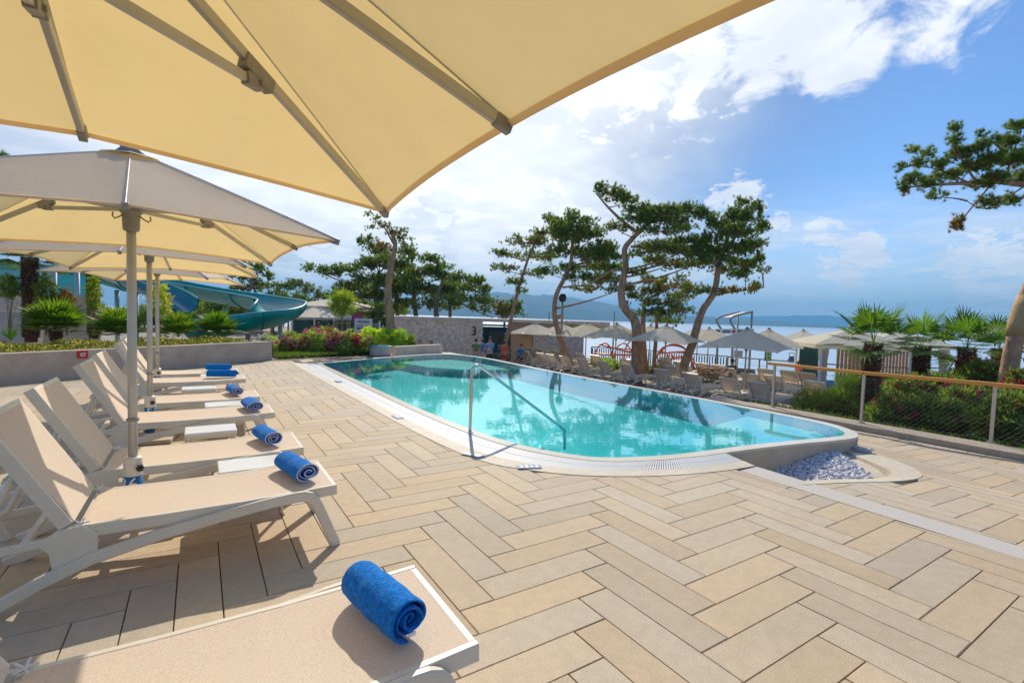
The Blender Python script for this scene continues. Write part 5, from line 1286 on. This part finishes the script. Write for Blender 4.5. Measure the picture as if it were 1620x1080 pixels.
# agave and ground cover of the planter
t = thing('agave', DP(17, 548, 14.0), 'small variegated agave at the left end of the planter', 'agave'); t.location.z = .5
V, Fc, C = [], [], []
for k in range(12):
    az = k*2.4; e = math.radians(80-k*4); d_ = np.array([math.cos(e)*math.cos(az), math.cos(e)*math.sin(az), math.sin(e)]); sd_ = np.array([-math.sin(az), math.cos(az), 0])*.035; n0 = len(V); L_ = .45
    V += [-sd_*.6, sd_*.6, d_*L_*.5+sd_, d_*L_*.5-sd_, d_*L_]; Fc += [(n0, n0+1, n0+2, n0+3), (n0+3, n0+2, n0+4)]; C += [(2.6, 2.2, .9), (2.2, 2.2, 1.0)]
raw('leaves', [tuple(v) for v in V], Fc, M_frond, t, cols=np.array(C))
rs = np.random.RandomState(77); n = 5200
ua, ub = rs.uniform(0, 1, n), rs.uniform(.0, 1, n)**1.3
cen = np.array(a)[None]*(1-ua[:, None])+np.array(c)[None]*ua[:, None]; nr = np.array([nrm.x, nrm.y, 0]); cen = cen+nr[None]*(.22+ub[:, None]*2.6); cen[:, 2] = .49+np.abs(rs.normal(0, .03, n))+ub*.06*(1+np.sin(ua*40))
V, F_ = tufts(cen, np.tile([0, 0, 1.], (n, 1)), .085, 7, .012, .9, rs, True)
cl = leafcol(n, 7, (.75, .58, .5), .5, rs, brown=.22, bcol=(2.6, 1.5, 2.2)); tag(raw('ground_cover', V, F_, M_leaf, cols=cl), kind='stuff')
n = 1500; rx_, ry_ = rs.uniform(10.9, 13.6, n), rs.uniform(-1.5, 7.2, n); cz = np.interp(rx_, [10.85, 12, 13.2, 14.2], [-.30, -.42, -.75, -1.09])
V, F_ = tufts(np.stack([rx_, ry_, cz], 1), np.tile([0, 0, 1.], (n, 1)), .13, 6, .012, .8, rs, True)
tag(raw('bed_undergrowth', V, F_, M_leaf, cols=leafcol(n, 6, (.45, .5, .35), .4, rs)), kind='stuff')
n = 3000; cen = np.stack([rs.uniform(2.2, 6.2, n), np.zeros(n), np.zeros(n)], 1); cen[:, 1] = 17.5+(cen[:, 0]-2)*.42+rs.uniform(0, 1.4, n); cen[:, 2] = rs.uniform(-.04, .03, n)
V, F_ = tufts(cen, np.tile([0, 0, 1.], (n, 1)), .13, 6, .014, .8, rs, True); tag(raw('flower_bed_undergrowth', V, F_, M_leaf, cols=leafcol(n, 6, (.6, .62, .5), .4, rs)), kind='stuff')
b = MB(); b.ngon([(1.9, 17.05), (3.3, 16.95), (4.6, 17.3), (6.3, 18.3), (6.2, 21.5), (-.5, 24), (1.9, 19)], -1.2, -.03); tag(b.build('flower_bed_soil', M_soil), kind='structure')
b = MB(); b.ngon([(6.2, 18.3), (9.8, 18.6), (9.8, 20.6), (6.2, 21)], -1.2, -.12); tag(b.build('far_pool_paving', M_conc2), kind='structure')
# staked sapling
p = PT(541, 24, .0); t = thing('sapling', (p[0], p[1], 0), 'young pale green tree held by wooden stakes behind the flower bed', 'sapling')
rs = np.random.RandomState(9); q0 = Vector(DP(541, 480, 24))-Vector((p[0], p[1], 0))
b = MB(); b.tube([(0, 0, 0), (q0.x*.5, q0.y*.5, q0.z*.6), tuple(q0)], [.05, .04, .02], 8); b.build('trunk', M_bark, t)
v = unit(rs.normal(0, 1, (420, 3)))*rs.uniform(.3, 1, (420, 1))*np.array([.62, .62, .62]); v[:, 2] += v[:, 2]*.1
V, F_ = tufts(np.array(q0)+v, unit(v)+np.array([0, 0, .5]), .26, 9, .012, .5, rs); raw('crown', V, F_, M_leaf, t, cols=leafcol(420, 9, (1.6, 1.45, .8), .3, rs))
for dx, dy in ((-.3, -.2), (.3, -.2), (-.3, .25), (.3, .25)):
    b = MB(); b.bar((dx, dy, 0), (dx, dy, 1.15), .07, .07, up=(0, 1, 0)); b.build('stake', M_wood2, t)
b = MB(); b.box((0, -.22, 1.05), (.68, .05, .07)); b.build('tie_bar', M_wood2, t)
# ================================================================ SLIDES AND LEFT BACKGROUND
def slide(name, label, path, rad, m, arc=(190, 350), posts=()):
    P_ = [Vector(DP(x, y, d)) for x, y, d in path]; t = thing(name, (P_[0].x, P_[0].y, 0), label, 'water slide'); off = -Vector((P_[0].x, P_[0].y, 0))
    P_ = [Vector(p)+off for p in catmull([tuple(p) for p in P_], 8, False)]
    V, Fc = [], []; na = 14; rings = []
    for i, p in enumerate(P_):
        tg = P_[min(i+1, len(P_)-1)]-P_[max(i-1, 0)]; tg.z *= .3; tg.normalize(); sd_ = tg.cross(Vector((0, 0, 1))).normalized(); upv = sd_.cross(tg)
        ring = []
        for rr_ in (rad, rad+.05):
            for k in range(na+1):
                an = math.radians(arc[0]+(arc[1]-arc[0])*k/na); ring.append(p+sd_*math.cos(an)*rr_+upv*(math.sin(an)*rr_*.85+rad))
        V += ring; rings.append(ring)
    n = 2*(na+1)
    for i in range(len(P_)-1):
        for k in range(na):
            Fc.append((i*n+k, (i+1)*n+k, (i+1)*n+k+1, i*n+k+1)); o2 = na+1
            Fc.append((i*n+o2+k+1, (i+1)*n+o2+k+1, (i+1)*n+o2+k, i*n+o2+k))
        for k in (0, na): Fc.append((i*n+k, i*n+na+1+k, (i+1)*n+na+1+k, (i+1)*n+k))
    raw('flume', V, Fc, m, t, smooth=True)
    for k in (0, na):
        b = MB(); b.tube([r[k] for r in rings], .045, 6); b.build('edge_lip', mat('lip_teal', (.10, .48, .48), .3, .1), t, smooth=True)
    for i in range(6, len(P_)-1, 9):
        r = rings[i]; b = MB(); b.tube([r[na+1+k]+(r[na+1+k]-r[k])*.3 for k in range(na+1)], .035, 5); b.build('joint_flange', m, t)
    for q in posts:
        p = P_[int(q*(len(P_)-1))]; b = MB(); b.tube([(p.x, p.y, -1.1), (p.x, p.y, p.z-.02)], .11, 10); b.build('support_post', mat('post_paint', (.38, .48, .48), .5, .1), t, smooth=True)
    return t
slide('water_slide', 'open teal slide flume sweeping right and curling back toward the pool', [(205, 455, 31), (262, 466, 30), (330, 480, 28.5), (395, 492, 26.5), (436, 501, 24.5), (446, 508, 22.8), (428, 522, 21.4), (380, 533, 20.8), (310, 543, 20.6)], 1.05, M_teal, posts=(.3, .55))
slide('water_slide', 'darker teal slide tube dropping behind the parasol poles', [(110, 428, 26), (165, 443, 24.5), (215, 462, 23.3), (262, 481, 22.5), (290, 498, 22)], .62, M_navy, arc=(165, 375), posts=(.5,))
slide('water_slide', 'highest teal slide flume seen at the top of the left background', [(-30, 436, 30), (60, 434, 29), (140, 446, 28), (200, 462, 27.5), (270, 476, 27)], .7, M_teal, posts=(.2, .45, .7))
pt_ = thing('slide_platform', (0, 0, 0), 'turquoise panelled slide platform behind the two shaggy palms', 'platform')
wallseg((52, 21.5), (150, 22.2), 1.75, 2.85, .06, 'panel', M_teal2, pt_)
wallseg((0, 21), (50, 21.5), 1.75, 2.95, .06, 'panel', mat('pale_teal_panel', (.16, .52, .50), .4, .1), pt_)
for px in (52, 88, 124, 152): 
    b = MB(); p = PT(px, 21.3, -1); b.tube([(p[0], p[1], -1), (p[0], p[1], 3.0)], .09, 10); b.build('post', mat('post_paint', (.4, .5, .5), .5), pt_, smooth=True)
tw_ = thing('terrace_wall', (0, 0, 0), 'stepped grey concrete retaining walls behind the left planter', 'wall')
wallseg((-60, 18.5), (158, 20.6), -.2, 1.98, .3, 'upper_wall', M_conc2, tw_)
wallseg((-60, 17.0), (60, 17.6), -.2, 1.25, .3, 'lower_wall', M_conc2, tw_)
# pavilions and glass fence beyond the flower bed
for (px, d, w, h, lb) in ((500, 33, 2.2, 1.2, 'tan tent roof pavilion right of the big slide bend'), (531, 42, 3.0, 2.0, 'pale pavilion roof behind the tan one'), (592, 45, 2.6, 1.25, 'thatched parasol roof left of the tall bare trunk')):
    p = PT(px, d, 0); t = thing('pavilion', (p[0], p[1], 0), lb, 'pavilion', rz=.4)
    raw('roof', [(-w, -w, h), (w, -w, h), (w, w, h), (-w, w, h), (0, 0, h+.75), (-w, -w, h-.15), (w, -w, h-.15), (w, w, h-.15), (-w, w, h-.15)],
        [(0, 1, 4), (1, 2, 4), (2, 3, 4), (3, 0, 4), (0, 5, 6, 1), (1, 6, 7, 2), (2, 7, 8, 3), (3, 8, 5, 0)], mat('tan_canvas', (.62, .52, .38), .9, .15, 4), t)
    for sx in (-1, 1):
        for sy in (-1, 1): b = MB(); b.bar((sx*w*.9, sy*w*.9, -1.1), (sx*w*.9, sy*w*.9, h), .1, .1, up=(0, 1, 0)); b.build('post', M_wood2, t)
gf = thing('glass_fence', (0, 0, 0), 'white posted glass fence with green shade between slide and sapling', 'fence')
P_ = [Vector(PT(px, 27, -.2)) for px in (462, 497, 528, 562, 600)]
for k, p in enumerate(P_):
    b = MB(); b.bar(p+Vector((0, 0, -.3)), p+Vector((0, 0, 1.35)), .08, .08, up=(0, 1, 0)); b.build('post', M_white, gf)
    if k < len(P_)-1:
        b = MB(); q = P_[k+1]; b.bar(p.lerp(q, .04)+Vector((0, 0, .65)), p.lerp(q, .96)+Vector((0, 0, .65)), .02, 1.2); b.build('panel', mat('green_glass', (.04, .12, .10), .12, .3), gf)
# notice boards
def board(name, label, px, py, D_, w, h, m, zb, stripes=(), post=True, cat='sign', rz=-yaw):
    p = DP(px, py, D_); t = thing(name, (p[0], p[1], zb), label, cat, rz=rz); zc = p[2]-zb
    if post: b = MB(); b.tube([(0, .04, -.05), (0, .04, zc+h/2)], .03, 8); b.build('post', M_steel, t)
    b = MB(); b.box((0, 0, zc), (w, .03, h)); b.build('panel', m, t, bevel=.004)
    for (dx, dz, ww, hh, mm) in stripes:
        b = MB(); b.box((dx, -.018, zc+dz), (ww, .006, hh)); b.build('marking', mm, t)
    return t
yel = mat('yellow_paint', (.7, .55, .03), .5)
board('notice_board', 'green notice board with pale symbols on a post by the sea rail', 1215, 562, 22, .30, .50, M_green, TZ, [(dx, dz, .08, .10, mat('pale_green', (.4, .7, .3), .5)) for dx in (-.07, .07) for dz in (.12, -.03)]+[(0, -.17, .2, .04, yel)])
board('notice_board', 'white notice board behind the large front terrace parasol', 1168, 560, 23, .42, .36, M_white, TZ, [(0, .08, .32, .03, cloth('ink', (.2, .2, .35))), (0, 0, .28, .02, cloth('ink', (.2, .2, .35))), (0, -.07, .3, .02, cloth('ink', (.2, .2, .35)))])
board('notice_board', 'white information board beside the staked sapling', 575, 515, 26, .95, .75, M_white, -.3, [(0, .2, .6, .09, cloth('grey_ink', (.25, .25, .3))), (0, .0, .7, .04, cloth('grey_ink', (.25, .25, .3))), (-.1, -.15, .5, .12, cloth('blue_ink', (.1, .2, .5)))])
board('banner', 'magenta and lime banner behind the sapling', 572, 505, 30, 1.2, .45, mat('magenta_paint', (.55, .02, .22), .5), -.3, [(.35, 0, .45, .45, mat('lime_paint', (.45, .6, .04), .5))], cat='banner')
board('banner', 'long red and violet banner left of the tall bare trunk', 601, 522, 28, 1.1, .36, mat('violet_paint', (.25, .12, .28), .5), -.3, [(-.35, 0, .35, .36, M_red)], cat='banner')

# lamp pole with cameras, masts
def pole(name, label, px, ytop, D_, r, cat, extra=0):
    p = DP(px, ytop, D_); t = thing(name, (p[0], p[1], TZ), label, cat)
    b = MB(); b.tube([(0, 0, 0), (0, 0, p[2]-TZ)], [r, r*.7], 8); b.build('pole', M_cast, t, smooth=True)
    if extra:
        b = MB(); b.lathe([(.14, 0), (.2, .1), (.2, .28), (.12, .4)], (0, 0, p[2]-TZ-.1), 10); b.build('lamp_head', M_black, t)
        b = MB(); b.box((-.2, -.1, p[2]-TZ-.9), (.34, .2, .28)); b.build('camera_box', M_cast, t, bevel=.02)
    return t
pole('lamp_pole', 'dark lamp pole with camera box beside the S curved pine', 890, 474, 25.5, .07, 'lamp pole', 1)
pole('mast', 'thin dark mast rising between the two tallest terrace pines', 972, 493, 34, .06, 'mast')
pole('mast', 'short leaning dark mast on the stone building roof', 869, 493, 31, .05, 'mast')

# orange climbing frames
def frame(label, D_, arcs, legs):
    P0 = DP(*arcs[0][0], D_); t = thing('climbing_frame', (P0[0], P0[1], TZ), label, 'climbing frame'); off = -np.array([P0[0], P0[1], TZ])
    for a_ in arcs:
        for dd in (0, .9):
            pts = [DP(x, y, D_+dd)+off for x, y in a_]; b = MB(); b.tube(catmull(pts, 5, False), .04, 7); b.build('arch', M_orange, t, smooth=True)
    for a_ in legs:
        pts = [DP(x, y, D_)+off for x, y in a_]; b = MB(); b.tube(pts, .05, 7); b.build('brace', M_orange, t, smooth=True)
frame('orange arched climbing frame left of the double pine trunk', 27.5, [[(940, 585), (941, 560), (950, 545), (962, 545), (968, 562), (969, 586)], [(968, 585), (975, 552), (988, 543), (1000, 558), (1006, 585)], [(985, 585), (990, 550), (1003, 538), (1015, 560)]], [[(938, 560), (1010, 562)], [(950, 545), (1000, 558)]])
frame('orange climbing frame with crossed bars between the pine trunks', 26, [[(1030, 592), (1040, 562), (1052, 548), (1075, 548), (1090, 560), (1097, 590)], [(1042, 560), (1060, 545), (1085, 552), (1108, 590)]], [[(1055, 560), (1070, 592)], [(1062, 560), (1078, 592)], [(1040, 570), (1095, 562)], [(1090, 562), (1104, 595)], [(1045, 558), (1090, 556)]])
shrub('flowering_shrub', 'low yellow flowering shrub under the orange climbing frame', 'shrub', 1050, 588, 24.5, 26, 9, 260, TZ, leaf=.2, lw=.03, nb=6, green=(2.2, 1.9, .5), flowers=10, fcol=((.8, .6, .05), (.7, .3, .03)), seed=140)
shrub('garden_shrub', 'low green shrub behind the fourth terrace parasol', 'shrub', 965, 578, 25.5, 26, 8, 240, TZ, leaf=.2, lw=.03, nb=6, green=(1.3, 1.4, .5), seed=141)
# steel frame with canopy and sign band by the water
P0 = DP(1165, 530, 34); t = thing('canopy_frame', (P0[0], P0[1], TZ), 'steel shade frame with a white sign band standing beyond the terrace parasols', 'shade frame'); off = -np.array([P0[0], P0[1], TZ])
fr_ = [[(1141, 521, 34), (1134, 508, 34), (1138, 502, 34), (1170, 494, 34)], [(1163, 521, 32.5), (1156, 509, 32.5), (1160, 501, 32.5), (1191, 493, 32.5)]]
for a_ in fr_:
    b = MB(); b.tube(catmull([DP(*q)+off for q in a_], 6, False), .075, 7); b.build('bent_tube', M_cast, t, smooth=True)
for q in ((1168, 500, 34), (1190, 493, 32.5)):
    b = MB(); p = DP(*q)+off; b.tube([p, (p[0], p[1], -.2)], .06, 7); b.build('upright', M_cast, t, smooth=True)
b = MB(); q = [DP(1140, 502, 34)+off, DP(1170, 494, 34)+off, DP(1191, 493, 32.5)+off, DP(1160, 501, 32.5)+off]; b.add([tuple(p) for p in q]+[(p[0], p[1], p[2]-.05) for p in q], [(0, 1, 2, 3), (7, 6, 5, 4), (0, 4, 5, 1), (1, 5, 6, 2), (2, 6, 7, 3), (3, 7, 4, 0)]); b.build('shade_roof', M_white, t)
b = MB(); c0, c1 = DP(1131, 524, 33)+off, DP(1193, 524, 32)+off; b.bar(c0, c1, .08, .34); bd = b.build('sign_band', M_white, t)
for (u0, u1, mm) in ((.03, .12, M_black), (.2, .4, cloth('grey_ink', (.3, .3, .35))), (.44, .52, M_red), (.58, .7, M_black), (.86, .96, M_red)):
    A2, B2 = Vector(c0).lerp(Vector(c1), u0), Vector(c0).lerp(Vector(c1), u1); o3 = Vector((-math.sin(yaw), -math.cos(yaw), 0))*.05; b = MB(); b.bar(A2+o3, B2+o3, .02, .17); b.build('lettering', mm, bd)
b = MB(); b.bar(c0+np.array([0, 0, -.35]), c1+np.array([0, 0, -.35]), .3, .18); b.build('deck_band', cloth('navy_paint', (.04, .12, .25)), t)
for px in (1136, 1160, 1188):
    p = DP(px, 530, 33)+off; b = MB(); b.tube([p, (p[0], p[1], -4)], .08, 7); b.build('leg', M_cast, t)
# boulders and stone wall by the rail
def boulder(px, D_, s, label, seed):
    p = PT(px, D_, TZ); rs = np.random.RandomState(seed)
    o = rocks('boulder', [np.array([p[0], p[1], TZ+s*.35])], s, M_rock, .8); del o['kind']; tag(o, label, 'boulder'); sb_ = o.modifiers.new('s', 'SUBSURF'); sb_.levels = 1; sb_.render_levels = 1
boulder(1205, 21, .75, 'rounded grey boulder by the rail below the green notice board', 1); boulder(1222, 22, .5, 'smaller grey boulder right of the rounded one', 2)
b = MB(); p, q = Vector(PT(1120, 24.2, TZ)), Vector(PT(1192, 22.8, TZ)); b.bar(p+Vector((0, 0, .3)), q+Vector((0, 0, .3)), .4, .6); tag(b.build('low_stone_wall', M_rock), 'low stone wall below the sea rail by the seated woman', 'wall')
p = PT(1128, 21.5, TZ); t = thing('picnic_table', (p[0], p[1], TZ), 'wooden picnic table in front of the seated woman', 'table', rz=-yaw)
b = MB(); b.box((0, 0, .72), (1.2, .6, .05)); b.build('table_top', M_wood2, t)
for sx in (-1, 1):
    b = MB(); b.box((sx*.6, 0, .36), (.06, .6, .7)); b.build('leg', M_wood2, t)
    b = MB(); b.box((0, sx*.55, .42), (1.2, .22, .04)); b.build('bench', M_wood2, t)
# small boat far out
p = PT(1252, 90, -5); t = thing('small_boat', (p[0], p[1], -5), 'small dark blue boat on the bright water behind the green notice board', 'boat', rz=.5)
b = MB(); b.ngon([(-1.6, 0), (-1.2, -.6), (1.0, -.6), (1.7, 0), (1.0, .6), (-1.2, .6)], .0, .5); b.build('hull', cloth('boat_blue', (.02, .08, .2)), t, bevel=.05)
b = MB(); b.box((-.2, 0, .75), (.8, .7, .5)); b.box((-.2, 0, 1.6), (1.4, 1.1, .06)); b.tube([(-.7, .4, .5), (-.7, .4, 1.6)], .04); b.tube([(.3, -.4, .5), (.3, -.4, 1.6)], .04); b.build('cabin', cloth('boat_grey', (.12, .16, .22)), t)

# ================================================================ PEOPLE
def skinbody(name, J, E_, R0, m, parent, root=0):
    me = bpy.data.meshes.new(name); me.from_pydata([tuple(j) for j in J], E_, []); me.update(); me.materials.append(m)
    o = bpy.data.objects.new(name, me); link(o, parent); sk = o.modifiers.new('skin', 'SKIN'); sk.use_smooth_shade = True
    for i, r_ in enumerate(R0): me.skin_vertices[0].data[i].radius = (r_, r_) if not isinstance(r_, tuple) else r_
    me.skin_vertices[0].data[root].use_root = True
    sb_ = o.modifiers.new('sub', 'SUBSURF'); sb_.levels = 1; sb_.render_levels = 2
    return o
def person(px, D_, h, rz, label, shirt, shorts, pose='stand', hair=(.03, .018, .012), zb=TZ, arm=(0, 0), longhair=False, step=0):
    p = PT(px, D_, zb); t = thing('person', (p[0], p[1], zb), label, 'person', 'people at the far end of the pool' if px < 850 else None, rz=rz, scale=h/1.75)
    sit = pose == 'sit'; ph = .50 if sit else .92
    P_, sh, nk, hd = (0, 0, ph), (0, .02, ph+.50), (0, .02, ph+.58), (0, -.01, ph+.70)
    J = [P_, (0, .02, ph+.22), sh, nk, (0, 0, ph+.66), (0, -.01, ph+.78)]; E_ = [(0, 1), (1, 2), (2, 3), (3, 4), (4, 5)]; R0 = [(.15, .11), (.125, .09), (.13, .09), .052, (.075, .09), (.055, .065)]
    def add(par, pts, rr_):
        q = par
        for a_, r_ in zip(pts, rr_): J.append(a_); R0.append(r_); E_.append((q, len(J)-1)); q = len(J)-1
    legs, arms = [], []
    for s_ in (-1, 1):
        st_ = step*s_
        lg = [(s_*.10, 0, ph-.06), (s_*.11, -.42, ph-.04), (s_*.11, -.45, .08), (s_*.11, -.60, .03)] if sit else [(s_*.10, 0, ph-.10), (s_*.105, st_*.12-.01, .48), (s_*.10, st_*.25+.02, .07), (s_*.11, st_*.25-.13, .03)]
        add(0, lg, [.088, .06, .038, .035]); legs.append(lg)
        f_ = arm[0] if s_ < 0 else arm[1]
        am = [(s_*.19, .02, ph+.47), (s_*.24, -.05-.12*f_, ph+.22), (s_*.22, -.12-.30*f_, ph+.02+.22*f_), (s_*.22, -.15-.36*f_, ph-.06+.27*f_)]
        add(2, am, [.048, .038, .026, .03]); arms.append(am)
        for q_ in range(3): J.append((am[3][0]+(q_-1)*.018, am[3][1]-.03-.02*f_, am[3][2]-.06+.04*f_)); R0.append(.010); E_.append((len(J)-2-q_, len(J)-1))
    skinbody('body', J, E_, R0, M_skin, t)
    J2 = [J[0][:2]+(ph+.02,), J[1], (0, .02, ph+.49)]; E2 = [(0, 1), (1, 2)]; R2 = [(.165, .125), (.142, .108), (.14, .10)]
    for am in arms: n = len(J2); J2 += [am[0], tuple(np.array(am[0])*.45+np.array(am[1])*.55)]; E2 += [(2, n), (n, n+1)]; R2 += [.066, .062]
    skinbody('shirt', J2, E2, R2, shirt, t)
    J3 = [(0, 0, ph+.06), (0, 0, ph-.03)]; E3 = [(0, 1)]; R3 = [(.155, .118), (.165, .125)]
    for lg in legs: n = len(J3); J3 += [lg[0], tuple(np.array(lg[0])*.3+np.array(lg[1])*.7)]; E3 += [(1, n), (n, n+1)]; R3 += [.105, .088]
    skinbody('shorts', J3, E3, R3, shorts, t)
    b = MB(); hc = (0, .015, ph+.735); V, Fc = [], []
    for i in range(7):
        for k in range(12):
            el = math.radians(-35+125*i/6) if True else 0; az = k/12*6.283; r_ = .095*math.cos(el) if i < 6 else .002
            fwd_ = max(0, -math.sin(az)); z = .115*math.sin(el); z = max(z, .02*fwd_*2) if fwd_ > .3 else z
            V.append((hc[0]+r_*math.cos(az)*.95, hc[1]+r_*math.sin(az)*1.12, hc[2]+z))
    Fc = [(i*12+k, i*12+(k+1) % 12, (i+1)*12+(k+1) % 12, (i+1)*12+k) for i in range(6) for k in range(12)]
    b.add(V, Fc); 
    if longhair: b.tube([(0, .09, ph+.76), (0, .14, ph+.68), (0, .13, ph+.55)], [.05, .045, .02], 8)
    b.build('hair', mat('hair_%d' % int(hair[0]*1000), hair, .6, .3, 40), t, smooth=True)
    b = MB(); b.tube([(0, -.075, ph+.74), (0, -.108, ph+.705), (0, -.085, ph+.70)], [.008, .014, .010], 6); b.build('nose', M_skin, t, smooth=True)
    for s_ in (-1, 1):
        b = MB(); b.box((s_*.03, -.088, ph+.745), (.018, .006, .008)); b.build('eye', M_black, t)
    return t
person(752, 24.5, 1.58, 2.2, 'child in a green shirt and grey shorts, leftmost of the standing group', cloth('green_shirt', (.08, .22, .08)), cloth('grey_shorts', (.2, .3, .3)))
person(763, 24.8, 1.55, 2.6, 'child in a blue shirt standing next to the one in green', cloth('blue_shirt', (.06, .22, .42)), cloth('pale_shorts', (.45, .42, .5)))
person(774, 23.6, 1.72, -1.1, 'man in a light blue shirt and dark shorts reaching right', cloth('lightblue_shirt', (.16, .34, .48)), cloth('dark_shorts', (.02, .03, .06)), arm=(.2, 1), step=.6)
person(797, 25.5, 1.45, 1.9, 'child in an orange top just left of the slender pine trunk', cloth('orange_shirt', (.70, .10, .04)), cloth('red_shorts', (.4, .05, .05)))
person(823, 26.5, 1.7, -1.2, 'person in a blue shirt sitting in front of the slatted wall', cloth('blue_shirt', (.06, .22, .42)), cloth('dark_shorts', (.02, .03, .06)), pose='sit', arm=(.5, .5))
person(1156, 20.4, 1.66, -yaw+math.pi+.3, 'woman in a dark tank top sitting with her back turned by the picnic table', cloth('dark_top', (.05, .035, .05)), cloth('rose_skirt', (.4, .12, .14)), pose='sit', hair=(.12, .05, .025), arm=(.9, .9))
person(1261, 21.0, 1.2, 1.2, 'small child in a pink swimsuit by the sea rail', cloth('pink_suit', (.75, .22, .22)), cloth('pink_suit', (.75, .22, .22)), hair=(.10, .04, .02), step=.5)
def seat(px, D_, rz, label):
    p = PT(px, D_, TZ); t = thing('stool', (p[0], p[1], TZ), label, 'stool', rz=rz); b = MB(); b.box((0, .02, .39), (.4, .4, .05)); b.build('seat', M_plastic, t, bevel=.01)
    for sx in (-1, 1):
        for sy in (-1, 1): b = MB(); b.tube([(sx*.17, sy*.17, .37), (sx*.19, sy*.19, 0)], .018, 6); b.build('leg', M_plastic, t)
seat(823, 26.5, -1.2, 'stool under the seated person by the slatted wall'); seat(1156, 20.4, -yaw, 'stool under the seated woman by the picnic table')

# distant wood behind the slides and the pavilions, one mass
rs = np.random.RandomState(123); cc_ = []
for px in range(-60, 640, 7):
    for q in range(16):
        d = rs.uniform(52, 64); top = 487-12*math.sin(px*.021)-8*math.sin(px*.057+1); y = rs.uniform(top, 512); cc_.append(DP(px+rs.uniform(-6, 6), y, d))
cc_ = np.array(cc_); V, F_ = tufts(cc_, np.tile([0, 0, 1.], (len(cc_), 1)), 1.1, 16, .09, .8, rs, True)
tag(raw('far_wood', V, F_, M_needle, cols=leafcol(len(cc_), 16, (.8, .85, .8), .4, rs)), kind='stuff')

# ================================================================ HAZE
m = bpy.data.materials.new('haze'); m.use_nodes = True; nt = m.node_tree; nt.nodes.remove(nt.nodes['Principled BSDF'])
pv = N(nt, 'ShaderNodeVolumePrincipled'); pv.inputs['Density'].default_value = .00024; pv.inputs['Color'].default_value = (.20, .58, 1, 1); pv.inputs['Anisotropy'].default_value = .1
nt.links.new(pv.outputs[0], nt.nodes['Material Output'].inputs['Volume'])
b = MB(); b.box((500, 3000, 160), (14000, 13000, 340)); hzb = b.build('haze', m); tag(hzb, kind='stuff')
